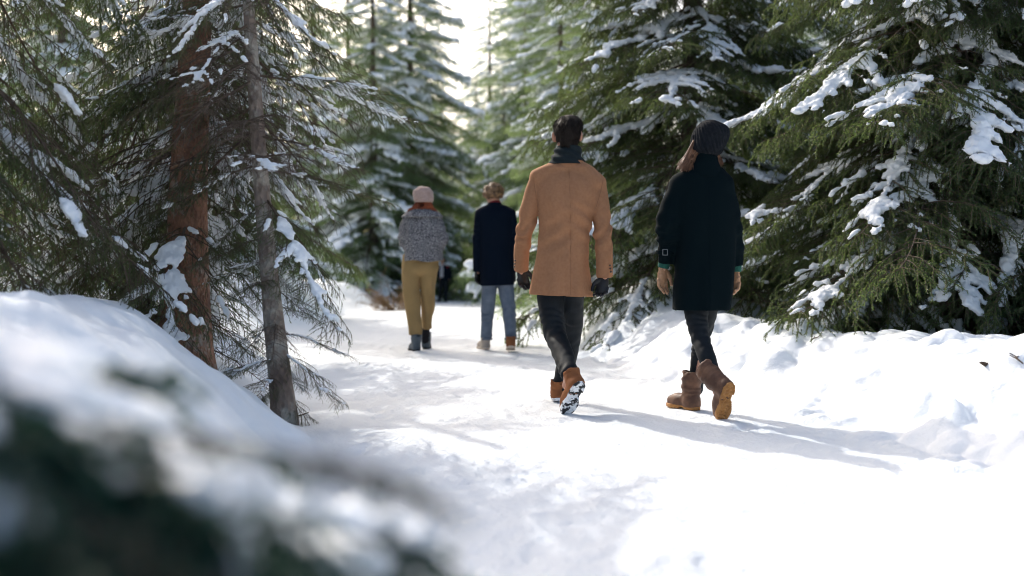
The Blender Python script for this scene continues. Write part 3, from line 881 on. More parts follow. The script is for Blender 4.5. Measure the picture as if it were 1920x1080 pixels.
M_sock = mat('black_sock', (.012, .012, .015), .95)
M_metal = mat('dark_buttons', (.03, .022, .016), .35, spec=.6)
M_buckle = mat('grey_buckle', (.13, .15, .16), .4, spec=.6)
M_white = mat('white_shirt', (.62, .60, .60), .9, vary=(22, (.22, .20, .24), .45, .6))
M_redpatch = mat('red_patch', (.35, .04, .03), .9)

class Person:
    def __init__(s, px, Y0, ztop=1.9):
        s.Y0 = Y0
        x = xat(px, Y0)
        s.o = np.array([x, Y0, 0.0])
        s.k = FPX / Y0
        s.root = None
    def p(s, px, py, dy=0.0):
        return W(px, py, s.Y0 + dy) - s.o
    def z(s, py): return CAMZ - (py - HORIZON) * s.Y0 / FPX
    def m(s, px): return px * s.Y0 / FPX
    def row(s, py, xl, xr, cy, b):
        return (s.z(py), ((xl + xr) / 2 - 960) * s.Y0 / FPX - s.o[0], (xr - xl) / 2 * s.Y0 / FPX, cy, b)
    def add(s, name, me, parent=None):
        o = obj(name, me, parent or s.root)
        return o

def strands(V, F, n, length, width, seed, down=1.0, out=.25, curl=0.0, zmin=-9, name='strand', mtl=None):
    """short locks of hair lying over a hair form -> verts, quads"""
    g = np.random.default_rng(seed)
    A, B, Cc = V[F[:, 0]], V[F[:, 1]], V[F[:, 2]]
    N = np.cross(B - A, Cc - A); N /= np.linalg.norm(N, axis=1, keepdims=True) + 1e-12
    cen = V[F].mean(1)
    ok = np.where(cen[:, 2] > zmin)[0]
    i = ok[g.integers(len(ok), size=n)]
    p, nn = cen[i], N[i]
    d = np.stack([g.normal(0, .25 + curl, n), g.normal(0, .25 + curl, n), -down + g.normal(0, curl, n)], 1)
    d -= nn * (d * nn).sum(1, keepdims=True)
    d /= np.linalg.norm(d, axis=1, keepdims=True) + 1e-9
    L = length * g.uniform(.5, 1.3, n)[:, None]
    p0 = p - nn * .002
    p1 = p + d * L * .5 + nn * L * out * .5
    p2 = p + d * L + nn * L * out * g.uniform(-.4, 1.0, n)[:, None]
    return tubes(np.stack([p0, p1, p2], 1), np.tile(np.array([1, .8, .15]) * width, (n, 1)), 3)

def hair_mesh(f, mtl, n, length, width, seed, **kw):
    V, F = f.nets()
    V2, F2 = strands(V, F, n, length, width, seed, **kw)
    return mesh_np('hair', np.concatenate([V, V2]), [F, F2 + len(V)], [mtl])

def hand_mesh(mtl, curl=.5, mirror=1, scale=1.0, h=.0038, spread=1.0, seed=0):
    """wrist at the origin, fingers towards -z, palm facing -y, thumb on the +x side"""
    g = np.random.default_rng(seed)
    f = Field((-.075, -.12, -.235), (.095, .05, .06), h)
    f.limb([(0, 0, .05), (0, 0, .0), (.002, .002, -.05), (.002, 0, -.088)], [.031, .028, .036, .036], .01, flat=(1.05, .62, 1))
    L = [.062, .078, .083, .074]; X = [-.031, -.011, .011, .031]
    for i in range(4):
        c = curl * (1.25 - .12 * i) * g.uniform(.85, 1.15)
        p = np.array([X[i] * 1.0, .0, -.078 + (.006 if i == 0 else 0)]); pts = [p]; a = .15 + c * .25
        sx = X[i] * .9 * spread
        for seg, w in enumerate((.46, .32, .26)):
            d = np.array([sx * 2.2 * (1 - .5 * seg), -math.sin(a), -math.cos(a)]); d /= np.linalg.norm(d)
            p = p + d * L[i] * w; pts.append(p); a += c
        f.limb(pts, [.0108, .0105, .0098, .0085], .004, n=10)
    f.limb([(.024, -.004, -.022), (.046, -.014, -.05), (.055, -.024, -.078), (.052, -.034, -.102)], [.016, .0135, .0115, .0095], .008, n=10)
    X_, Y_, Z_ = f.xyz()
    f.D += (.0018 * vnoise(X_ * 70, Y_ * 70, Z_ * 120)).astype(np.float32)
    V, F = f.nets()
    V = V * scale
    if mirror < 0:
        V[:, 0] *= -1; F = F[:, ::-1]
    return mesh_np('glove', V, [F], [mtl])

def place(o, loc, rot):
    o.location = loc; o.rotation_euler = rot
    return o

def boot(P, name, upper, sole, M, shaft=.17, shaft_r=.052, length=.285, width=.052, tread=True, high=False, h=.006, seed=0, toe_cap=None):
    """heel at the origin, toe along +y, z up; posed by the matrix M (local to the person)"""
    L = length; w = width
    f = Field((-.11, -.10, -.03), (.11, L + .06, shaft + .08), h)
    f.limb([(0, .035, .035), (0, .10, .045), (.002, L * .62, .042), (.004, L - .045, .036)], [w * .80, w * .86, w * .98, w * .80], .012, n=16, flat=(1, 1, .95))
    def fold(T, X, Y, Z):
        n = vnoise(X * 9 + seed, Y * 9, Z * 14)
        return .0028 * np.sin(T * 20 + 6 * n + 12 * X) * sstep(.0, .3, T) * (1.2 if high else .5)
    f.limb([(0, .050, .035), (0, .056, shaft * .55), (0, .045, shaft)], [w * .88, shaft_r * .98, shaft_r], .02, n=12, cut1=True, fold=fold, flat=(1, 1.12, 1))
    X, Y, Z = f.xyz()
    f.D = np.maximum(f.D, (.016 - Z)).astype(np.float32)
    # opening of the shaft
    q = np.sqrt((X) ** 2 + ((Y - .046) / 1.12) ** 2) - (shaft_r - .009)
    f.D = np.maximum(f.D, -np.maximum(q, (shaft - .03) - Z)).astype(np.float32)
    f.D = np.maximum(f.D, Z - shaft - .002).astype(np.float32)
    # heel counter seam
    f.D += (.0025 * sstep(-.004, .004, Y - .075) * sstep(.02, .03, Z) + .002 * vnoise(X * 40 + seed, Y * 40, Z * 40)).astype(np.float32)
    up = obj(name, f.mesh(name, upper, M), P.root)
    s = Field((-.08, -.04, -.02), (.08, L + .04, .04), .0045)
    X, Y, Z = s.xyz()
    yy = np.array([-.012, .01, .06, .12, .19, L - .05, L - .012, L + .006])
    hw = np.array([.012, .034, .042, .036, .050, .048, .032, .010]) * (w / .052)
    cx = np.array([0, 0, 0, -.002, .0, .003, .004, .004])
    a = np.interp(Y, yy, hw); c = np.interp(Y, yy, cx)
    d = np.maximum(np.abs(X - c) - a, np.maximum(Y - (L + .004), -.012 - Y))
    bottom = -.002 + .012 * sstep(.075, .085, Y) * (1 - sstep(.115, .13, Y))
    if tread:
        zig = np.abs(((X * 26) % 1) - .5) * .03
        gro = (np.sin((Y + zig) * 250) > .1) * (np.abs(X - c) < a - .006)
        bottom = bottom + .009 * gro
    d = np.maximum(d, np.maximum(Z - .021, bottom - Z)) * .7
    s.D = d.astype(np.float32)
    obj('sole', s.mesh('sole', sole, M), up)
    return up

def pose(toe_from, heel, toe, up):
    """matrix with y along heel->toe, z near up, origin at heel"""
    y = Vector(toe) - Vector(heel); y.normalize()
    x = y.cross(Vector(up)); x.normalize(); z = x.cross(y)
    M = Matrix((x, y, z)).transposed().to_4x4(); M.translation = Vector(heel)
    return M

def body_mesh(P, spec, h, mtl, head_c, head_r, neck_base, face_yaw=0.0, tilt=0.0, ears=True, zpad=.2):
    pts = [np.array(q) for l, _ in spec for q in l] + [np.array(head_c)]
    A = np.array(pts)
    f = Field(A.min(0) - .17, A.max(0) + .2, h)
    for l, r in spec: f.limb(l, r, .035)
    hc = np.array(head_c); hr = head_r
    M = Matrix.Rotation(face_yaw, 3, 'Z') @ Matrix.Rotation(tilt, 3, 'Y')
    def hp(x, y, z): return hc + np.array(M @ Vector((x, y, z))) * hr / .1
    f.ell(hp(0, -.005, .02), (hr * .76, hr * .96, hr * .98), .02, (0, tilt, face_yaw))
    f.ell(hp(0, .035, -.045), (hr * .58, hr * .62, hr * .72), .03, (0, tilt, face_yaw))      # jaw
    f.limb([neck_base, hp(0, -.012, -.06)], [.056, .054], .03)
    f.limb([hp(0, .092, .015), hp(0, .112, -.02)], [.010, .015], .012)                          # nose
    f.ell(hp(0, .092, -.053), (.024, .012, .006), .006, (0, tilt, face_yaw))                    # lips
    f.ell(hp(0, .088, -.088), (.022, .018, .016), .02, (0, tilt, face_yaw))                     # chin
    for sx in (-1, 1):
        f.ell(hp(sx * .034, .092, .012), (.016, .010, .010), 0, (0, tilt, face_yaw), sub=True)  # eye sockets
        f.ell(hp(sx * .034, .084, .012), (.012, .011, .011), 0)                                 # eyes
        if ears:
            f.ell(hp(sx * .085, -.008, -.004), (.011, .022, .036), .006, (R(8), tilt, face_yaw + sx * R(32)))
    return f.mesh('person', mtl)

def wool(X, Y, Z, amp=.004, s=7.0, seed=0.0):
    return amp * vnoise(X * s + seed, Y * s + seed, Z * s * .7) + amp * .45 * vnoise(X * s * 2.3, Y * s * 2.3 + seed, Z * s * 1.4)

# ---- man in the camel coat
def camel_man():
    P = Person(1062, 6.3)
    p = P.p
    h = .0068
    shL, shR = p(1011, 333), p(1119, 344)
    elL, wrL = p(986, 428, .06), p(977, 506, .20)
    elR, wrR = p(1130, 434, -.03), p(1134, 520, -.03)
    hipL, knL, anL = p(1036, 500), p(1040, 622, -.06), p(1069, 706, -.44)
    hipR, knR, anR = p(1076, 500), p(1071, 628, .16), p(1050, 733, .18)
    head = p(1064, 256, .03)
    chest, pelv = p(1063, 370), p(1058, 490)
    body = body_mesh(P, [([p(1058, 505), p(1060, 440), p(1063, 380), p(1064, 345)], [.10, .09, .095, .07]),
                         ([shL, p(1064, 338), shR], [.03, .05, .03]),
                         ([shL, elL, wrL], [.036, .03, .017]), ([shR, elR, wrR], [.036, .03, .017]),
                         ([hipL, knL, anL], [.068, .048, .032]), ([hipR, knR, anR], [.068, .048, .032]),
                         ([anL, anL + np.array([-.02, .06, -.06])], [.03, .024]), ([anR, anR + np.array([0, .1, -.05])], [.03, .024]),
                         ([wrL, wrL + np.array([0, .0, -.03])], [.013, .008]), ([wrR, wrR + np.array([0, .0, -.03])], [.013, .008])],
                     .0075, M_skin, head, .1, p(1064, 318), face_yaw=R(-14))
    P.root = obj('person', body); P.root.location = P.o
    tag(P.root, 'man in a camel wool coat and dark scarf walking away beside the woman', 'person', 'people walking on the snowy path')
    # coat
    lo = np.array([p(945, 0)[0], -.32, p(0, 575)[2]]); hi = np.array([p(1165, 0)[0], .38, p(0, 292)[2]])
    f = Field(lo, hi, h)
    rows = [P.row(py, xl, xr, cy, b) for py, xl, xr, cy, b in [
        (322, 1030, 1100, .0, .06), (334, 1012, 1116, 0, .095), (350, 1004, 1123, -.004, .115), (385, 1006, 1117, -.008, .128), (425, 1010, 1109, -.004, .118),
        (455, 1009, 1106, .0, .118), (490, 1004, 1106, 0, .132), (525, 999, 1107, .0, .14), (570, 993, 1109, .0, .146)]]
    zw = P.z(430); zv = P.z(478)
    def disp(X, Y, Z):
        d = wool(X, Y, Z, .006, 6)
        back = sstep(.05, -.05, Y)
        # drag folds from the small of the back towards the arms
        for sx, x0, z0, a, fr in ((-1, p(1040, 0)[0], P.z(445), 1.0, 60), (1, p(1090, 0)[0], P.z(420), .9, 66)):
            u = (X - x0) * sx * .55 + (Z - z0)
            d = d - back * .008 * np.sin(u * fr + 1.5 * vnoise(X * 6, Y * 6, Z * 6)) * np.exp(-((X - x0) / .10) ** 2 - ((Z - z0) / .11) ** 2)
        xs = p(1066, 0)[0] - p(1062, 0)[0]
        seam = np.exp(-((X - p(1067, 0)[0]) / .005) ** 2) * .004 * back
        vent = .009 * sstep(-.004, .004, X - p(1068, 0)[0]) * sstep(zv + .02, zv - .04, Z) * back
        blades = .008 * (np.exp(-((X - p(1030, 0)[0]) / .06) ** 2) + np.exp(-((X - p(1098, 0)[0]) / .06) ** 2)) * np.exp(-((Z - P.z(365)) / .08) ** 2) * back
        hollow = .006 * np.exp(-((X - p(1064, 0)[0]) / .03) ** 2) * sstep(P.z(470), P.z(420), Z) * back
        flare = -.012 * np.sin(np.arctan2(Y, X - p(1055, 0)[0]) * 6 + 1) * sstep(P.z(470), P.z(560), Z)
        return d + seam + vent - blades + hollow + flare
    hl, hr_ = p(995, 552), p(1107, 557)
    sl = (hr_[2] - hl[2]) / (hr_[0] - hl[0])
    f.stack(rows, 0, 2.35, disp, hem=lambda X, Y, Z: (hl[2] + (X - hl[0]) * sl) - Z)
    X, Y, Z = f.xyz()
    f.D = np.maximum(f.D, -np.maximum(np.sqrt(((X - p(1051, 0)[0]) / .165) ** 2 + (Y / .122) ** 2) * .122 - .122, Z - hl[2] - .05)).astype(np.float32)
    def sfold(seed, c):
        def fn(T, X, Y, Z):
            n = vnoise(X * 10 + seed, Y * 10, Z * 10)
            e = np.exp(-((T - c) / .16) ** 2)
            return .009 * np.sin(T * 40 + 5 * n + X * 35) * e + .003 * n + .0022 * vnoise(X * 25, Y * 25 + seed, Z * 18)
        return fn
    f.limb([p(1008, 332), p(1036, 321, .0), p(1064, 315, .01), p(1094, 322), p(1121, 343)], [.052, .055, .058, .056, .052], .04, flat=(1, 1.35, 1))
    f.limb([shL + [.002, 0, -.002], p(996, 380, .01), elL, p(978, 470, .14), wrL + [0, 0, .0]], [.059, .061, .056, .051, .049], .006, n=22, cut1=True, fold=sfold(1, .52))
    f.limb([shR + [-.002, 0, -.002], p(1125, 390, -.02), elR, p(1133, 480, -.04), wrR], [.059, .060, .056, .053, .051], .006, n=22, cut1=True, fold=sfold(5, .5))
    coat = P.add('coat', f.mesh('coat', M_camel))
    def on_back(px, py):
        w = p(px, py); i = np.clip(int(round((w[0] - f.lo[0]) / f.h)), 0, f.n[0] - 1); k = np.clip(int(round((w[2] - f.lo[2]) / f.h)), 0, f.n[2] - 1)
        c = f.D[i, :, k]; j = np.argmax(c < 0)
        y = f.ax[1][j] - f.h * (c[j] / (c[j] - c[j - 1] + 1e-9)) if c[j] < 0 else 0
        return [w[0], y, w[2]]
    for line in ([(1065, 312), (1066, 350), (1067, 400), (1067, 440), (1068, 480), (1068, 552)], [(1001, 326), (1001, 345), (1004, 365), (1007, 385), (1009, 398)], [(1128, 340), (1125, 358), (1120, 375), (1115, 392)],
                 ):
        c2 = catmull(np.array(line, float), 40)
        q = np.array([on_back(*a) for a in c2])
        for _ in range(3): q[1:-1, 1] = (q[:-2, 1] + q[1:-1, 1] + q[2:, 1]) / 3
        q[:, 1] -= .0004
        r_ = .0016
        V, F = tubes(q[None], np.full((1, len(q)), r_), 5)
        P.add('seam', mesh_np('seam', V, [F], [M_camel_seam]), coat)
    # small dark buttons on the cuffs
    for base, n_, sx in ((p(964, 497, .105), 3, 1), (p(1145, 506, -.075), 3, -1)):
        for i in range(n_):
            b = Field((-.012, -.012, -.012), (.012, .012, .012), .003)
            b.ell((0, 0, 0), (.0075, .0075, .0065), 0)
            o = obj('button', b.mesh('button', M_metal), coat); o.location = base + np.array([.003 * i * sx, -.004 + .0 * i, .020 * i - .012])
    # collar band and scarf
    c = Field(p(1022, 318) - [0, .17, 0], p(1106, 292) + [0, .17, 0], .005)
    c.stack([P.row(py, xl, xr, cy, b) for py, xl, xr, cy, b in [(316, 1034, 1096, .005, .078), (308, 1034, 1096, .005, .080), (300, 1036, 1095, .006, .08)]], 0, 2.1)
    P.add('collar', c.mesh('collar', M_camel), coat)
    s = Field(p(1016, 316) - [0, .17, 0], p(1110, 262) + [0, .2, 0], .005)
    def sd(X, Y, Z):
        u = Z + .28 * (X - p(1064, 0)[0])
        return .006 * np.sin(u * 130 + 2.2 * vnoise(X * 9, Y * 9, Z * 9)) + .003 * vnoise(X * 22, Y * 22, Z * 40)
    s.stack([P.row(py, xl, xr, cy, b) for py, xl, xr, cy, b in [(309, 1029, 1097, .012, .098), (303, 1030, 1095, .012, .10), (292, 1036, 1091, .014, .092), (281, 1040, 1089, .016, .084), (274, 1043, 1087, .018, .078)]], 0, 2.1, sd)
    P.add('scarf', s.mesh('scarf', M_scarf))
    # hair
    hf = Field(head + [-.14, -.15, -.13], head + [.14, .16, .16], .005)
    hf.ell(head + [0, -.012, .026], (.086, .106, .094), 0)
    hf.ell(head + [.010, .015, .064], (.078, .092, .064), .03)
    hf.ell(head + [0, -.052, -.035], (.058, .046, .066), .02)
    X, Y, Z = hf.xyz(); X = X - head[0]; Y = Y - head[1]; Z = Z - head[2]
    hf.D = np.maximum(hf.D, np.minimum(Y - .02 + Z * .1, .2) - np.clip(Z - .01, 0, 1) * 3).astype(np.float32)
    hf.D = np.maximum(hf.D, -np.maximum(np.maximum(Z - .022, .070 - np.abs(X)), -.045 - Y)).astype(np.float32)
    hf.D += (.007 * vnoise(X * 24 + 3, Y * 24, Z * 15) + .004 * vnoise(X * 55, Y * 55, Z * 24)).astype(np.float32)
    P.add('hair', hair_mesh(hf, M_hair_dark, 2600, .030, .0011, 3, out=.08))
    # trousers
    lo = np.array([p(985, 0)[0], -.62, -.0]); hi = np.array([p(1115, 0)[0], .38, P.z(470)])
    t = Field(lo, hi, h)
    def tf(seed, knee, kk=1.0):
        def fn(T, X, Y, Z):
            n = vnoise(X * 8 + seed, Y * 8, Z * 8)
            a = (.009 * np.exp(-((T - knee) / .13) ** 2) + .009 * np.exp(-((T - 1.0) / .10) ** 2)) * (.35 + .9 * np.clip(vnoise(X * 11, Y * 11, Z * 6 + seed) + .3, 0, 1))
            return a * kk * np.sin(T * 74 + 9 * n + 30 * X) + .004 * n + .0035 * vnoise(X * 20, Y * 20 + seed, Z * 34)
        return fn
    t.limb([p(1038, 505), p(1032, 560, .0), knL, p(1056, 664, -.22), anL], [.088, .083, .069, .064, .050], .012, n=24, cut1=True, fold=tf(2, .5))
    t.limb([p(1070, 505), p(1072, 560, .05), knR, p(1062, 680, .17), anR], [.088, .080, .066, .061, .054], .012, n=24, cut1=True, fold=tf(6, .52, .8))
    P.add('trousers', t.mesh('trousers', M_black_jean))
    # boots
    boot(P, 'boot', M_boot_tan, M_sole_snow, pose(0, p(1047, 757, .12) * [1, 1, 0] + [0, 0, .004], p(1046, 757, .4) * [1, 1, 0] + [0, 0, .004], (0, 0, 1)), .135, .052, .285, .054)
    hl_, to_ = p(1089, 722, -.60), p(1061, 778, -.42)
    boot(P, 'boot', M_boot_tan, M_sole_snow, pose(0, hl_, hl_ + (to_ - hl_), (-.34, .85, .5)), .135, .050, .285, .055, seed=4)
    # gloves
    g1 = P.add('glove', hand_mesh(M_glove_black, .55, 1, 1.0, seed=2)); place(g1, wrL + [.002, .0, .012], (R(12), R(-14), R(25)))
    g2 = P.add('glove', hand_mesh(M_glove_black, .6, -1, 1.0, seed=3)); place(g2, wrR + [-.004, 0, .008], (R(-6), R(8), R(-20)))
    return P

# ---- woman in the dark coat and knitted hat
def dark_woman():
    P = Person(1318, 5.9)
    p = P.p; h = .0068
    shL, shR = p(1272, 348), p(1354, 346)
    elL, wrL = p(1248, 424, -.02), p(1245, 494, .06)
    elR, wrR = p(1374, 424, .02), p(1379, 500, .05)
    hipL, knL, anL = p(1304, 520), p(1311, 632, -.10), p(1338, 705, -.26)
    hipR, knR, anR = p(1334, 520), p(1318, 634, .10), p(1306, 730, .14)
    head = p(1326, 268, .02)
    body = body_mesh(P, [([p(1318, 500), p(1318, 450), p(1318, 390), p(1318, 345)], [.09, .08, .085, .06]),
                         ([shL, p(1318, 344), shR], [.03, .045, .03]),
                         ([shL, elL, wrL], [.034, .028, .016]), ([shR, elR, wrR], [.034, .028, .016]),
                         ([hipL, knL, anL], [.045, .036, .028]), ([hipR, knR, anR], [.045, .036, .028]),
                         ([anL, anL + np.array([.02, .0, -.09])], [.026, .024]), ([anR, anR + np.array([-.05, .06, -.07])], [.026, .022]),
                         ([wrL, wrL + np.array([0, .0, -.04])], [.014, .008]), ([wrR, wrR + np.array([0, 0, -.04])], [.014, .008])],
                     .0075, M_skin, head, .098, p(1320, 322), face_yaw=R(32), tilt=R(6), ears=False)
    P.root = obj('person', body); P.root.location = P.o
    tag(P.root, 'woman in a dark green knee length coat, charcoal knitted hat and brown boots', 'person', 'people walking on the snowy path')
    lo = np.array([p(1212, 0)[0], -.34, P.z(600)]); hi = np.array([p(1412, 0)[0], .36, P.z(296)])
    f = Field(lo, hi, h)
    rows = [P.row(py, xl, xr, cy, b) for py, xl, xr, cy, b in [
        (322, 1290, 1348, .0, .06), (332, 1276, 1360, 0, .085), (352, 1266, 1368, 0, .11), (390, 1264, 1374, -.005, .125), (440, 1268, 1376, -.005, .13),
        (490, 1268, 1374, 0, .138), (540, 1264, 1370, 0, .145), (600, 1261, 1363, 0, .148)]]
    def disp(X, Y, Z):
        d = wool(X, Y, Z, .005, 6, 4)
        back = sstep(.06, -.05, Y)
        fl = -.007 * np.sin((X - p(1318, 0)[0]) * 46 + 2 * vnoise(X * 4, Y * 4, Z * 3)) * sstep(P.z(400), P.z(560), Z) * back
        seam = .004 * np.exp(-((X - p(1319, 0)[0]) / .005) ** 2) * back
        return d + fl + seam
    f.stack(rows, 0, 2.5, disp, hem=lambda X, Y, Z: P.z(581) - Z)
    X, Y, Z = f.xyz()
    f.D = np.maximum(f.D, -np.maximum(np.sqrt(((X - p(1313, 0)[0]) / .142) ** 2 + (Y / .122) ** 2) * .122 - .122, Z - P.z(581) - .05)).astype(np.float32)
    def sfold(seed, c):
        def fn(T, X, Y, Z):
            n = vnoise(X * 8 + seed, Y * 8, Z * 8)
            return .007 * np.sin(T * 34 + 4 * n + X * 22) * np.exp(-((T - c) / .22) ** 2) + .005 * n + .0025 * vnoise(X * 22, Y * 22 + seed, Z * 16)
        return fn
    f.limb([p(1274, 344), p(1296, 330), p(1318, 324), p(1342, 330), p(1356, 344)], [.055, .052, .055, .052, .052], .05, flat=(1, 1.3, 1))
    f.limb([p(1276, 352), p(1260, 390, -.01), p(1251, 424, -.02), p(1250, 460, .02), p(1247, 492, .06)], [.066, .068, .066, .053, .044], .035, n=22, cut1=True, fold=sfold(3, .6))
    f.limb([p(1352, 350), p(1366, 390, .01), p(1373, 428, .02), p(1378, 465, .04), p(1379, 498, .05)], [.058, .060, .058, .050, .043], .035, n=22, cut1=True, fold=sfold(8, .6))
    coat = P.add('coat', f.mesh('coat', M_green))
    # strap with buckle on the left sleeve
    st = Field((-.08, -.08, -.03), (.08, .08, .03), .0045)
    X, Y, Z = st.xyz()
    q = np.sqrt(X ** 2 + Y ** 2)
    st.D = (np.maximum(np.abs(q - .0555) - .004, np.abs(Z) - .013)).astype(np.float32)
    o = P.add('sleeve_strap', st.mesh('sleeve_strap', M_green), coat); o.location = p(1248.5, 473, .035)
    bk = Field((-.03, -.012, -.03), (.03, .012, .03), .003)
    X, Y, Z = bk.xyz()
    sq = np.maximum(np.abs(X) - .014, np.abs(Z) - .017)
    bk.D = np.maximum(np.abs(sq) - .0022, np.abs(Y) - .003).astype(np.float32)
    o = P.add('buckle', bk.mesh('buckle', M_buckle), coat); o.location = p(1247, 473, -.027)
    # green lining cuffs below the sleeves
    for a, b in ((p(1247, 486, .055), p(1243.5, 502, .065)), (p(1379, 492, .05), p(1379, 509, .055))):
        c = Field(np.minimum(a, b) - .08, np.maximum(a, b) + .08, .005)
        c.limb([a, (a + b) / 2, b], [.036, .035, .034], 0, cut0=True, cut1=True)
        P.add('cuff', c.mesh('cuff', M_cuff), coat)
    c = Field(p(1275, 340) - [0, .17, 0], p(1366, 276) + [0, .17, 0], .0055)
    c.stack([P.row(py, xl, xr, cy, b) for py, xl, xr, cy, b in [(334, 1284, 1358, .0, .098), (322, 1289, 1353, .0, .094), (308, 1293, 1348, .004, .088), (294, 1298, 1344, .008, .082), (286, 1300, 1342, .008, .08)]], 0, 2.1,
            lambda X, Y, Z: .003 * vnoise(X * 16, Y * 16, Z * 30))
    P.add('collar', c.mesh('collar', M_green), coat)
    # knitted hat, slouching to the right
    hf = Field(head + [-.17, -.17, -.15], head + [.20, .2, .19], .005)
    ry = R(30)
    hf.ell(p(1327, 262, .0), (.100, .108, .100), 0, (0, ry, 0))
    hf.ell(p(1338, 250, -.012), (.082, .088, .062), .04, (0, ry, 0))
    hf.ell(p(1350, 247, -.012), (.042, .05, .038), .03)
    hf.ell(p(1322, 280, -.02), (.082, .082, .036), .04, (0, R(8), 0))
    X, Y, Z = hf.xyz()
    a = p(1297, 262); d_ = np.array([-.55, .15, -.82])
    hf.D = np.maximum(hf.D, (X - head[0]) * d_[0] + (Y - head[1]) * d_[1] + (Z - head[2]) * d_[2] - .088).astype(np.float32)
    ang = np.arctan2(Y - head[1], X - head[0] + .3 * (Z - head[2]))
    hf.D += (.0032 * np.sin(ang * 34) * (.4 + .6 * np.abs(np.sin((Z + X * .5) * 60))) + .004 * vnoise(X * 18, Y * 18, Z * 18)).astype(np.float32)
    P.add('knitted_hat', hf.mesh('knitted_hat', M_darkknit))
    # long hair falling over the left shoulder
    g = np.random.default_rng(9)
    n = 520
    t0 = g.random(n)
    a0 = np.array([p(1299 + 12 * q, 262 + 26 * q, -.055 + .09 * r) for q, r in zip(t0, g.random(n))])
    mid = np.array([p(1288 + 14 * q + g.normal(0, 2.0), 290 + 6 * q, -.06 + .08 * r) for q, r in zip(t0, g.random(n))])
    end = np.array([p(1270 + 28 * q + g.normal(0, 2.2), 314 + 5 * np.sin(q * 3) + g.normal(0, 3.5), -.075 + .08 * r) for q, r in zip(t0, g.random(n))])
    n2 = 90
    q2 = g.random(n2)
    b0 = np.array([p(1340 + 4 * q, 284, .0) for q in q2]); b1 = np.array([p(1346 + 5 * q, 296, -.02) for q in q2]); b2 = np.array([p(1346 + 9 * q + g.normal(0, 1), 306 + g.normal(0, 3), -.04) for q in q2])
    for tri in ((a0, mid, end), (b0, b1, b2)):
        Pp = np.stack([catmull(q, 6) for q in np.stack(tri, 1)])
        V, F = tubes(Pp, np.tile(np.array([1, 1, 1, .9, .7, .25]) * .0022, (len(Pp), 1)), 4)
        P.add('hair', mesh_np('hair', V, [F], [M_hair_brown]))
    # slim jeans
    lo = np.array([p(1268, 0)[0], -.48, .05]); hi = np.array([p(1372, 0)[0], .34, P.z(500)])
    t = Field(lo, hi, .0062)
    def tf(seed, knee):
        def fn(T, X, Y, Z):
            n = vnoise(X * 8 + seed, Y * 8, Z * 8)
            a = .0075 * np.exp(-((T - knee) / .15) ** 2) * (.3 + .9 * np.clip(vnoise(X * 11, Y * 11, Z * 6 + seed) + .3, 0, 1))
            return a * np.sin(T * 78 + 9 * n + 30 * X) + .002 * n + .0025 * vnoise(X * 20, Y * 20 + seed, Z * 34)
        return fn
    t.limb([p(1304, 545), p(1332, 545)], [.085, .085], .02)
    t.limb([p(1304, 515), p(1304, 575, -.02), p(1313, 632, -.10), p(1326, 670, -.20), anL], [.088, .072, .054, .050, .040], .01, n=24, fold=tf(2, .5))
    t.limb([p(1332, 515), p(1326, 575, .04), p(1316, 636, .10), p(1309, 680, .14), anR], [.086, .068, .050, .045, .040], .01, n=24, fold=tf(7, .5))
    P.add('trousers', t.mesh('trousers', M_black_jean))
    # boots
    boot(P, 'boot', M_boot_brown, M_sole_amber, pose(0, (p(1308, 774, .07)) * [1, 1, 0] + [0, 0, .006], p(1262, 774, .26) * [1, 1, 0] + [0, 0, .006], (0, 0, 1)), .235, .058, .265, .053, high=True, seed=2)
    hl_, to_ = p(1371, 724, -.42), p(1356, 786, -.29)
    boot(P, 'boot', M_boot_brown, M_sole_amber, pose(0, hl_, to_, (-.40, .55, .62)), .235, .060, .265, .055, high=True, seed=5)
    g1 = P.add('glove', hand_mesh(M_glove_tan, .28, 1, .98, seed=4)); place(g1, wrL + [-.006, .01, -.028], (R(10), R(-6), R(40)))
    g2 = P.add('glove', hand_mesh(M_glove_tan, .42, -1, .98, seed=6)); place(g2, wrR + [.0, .005, -.032], (R(-4), R(-4), R(-55)))
    return P

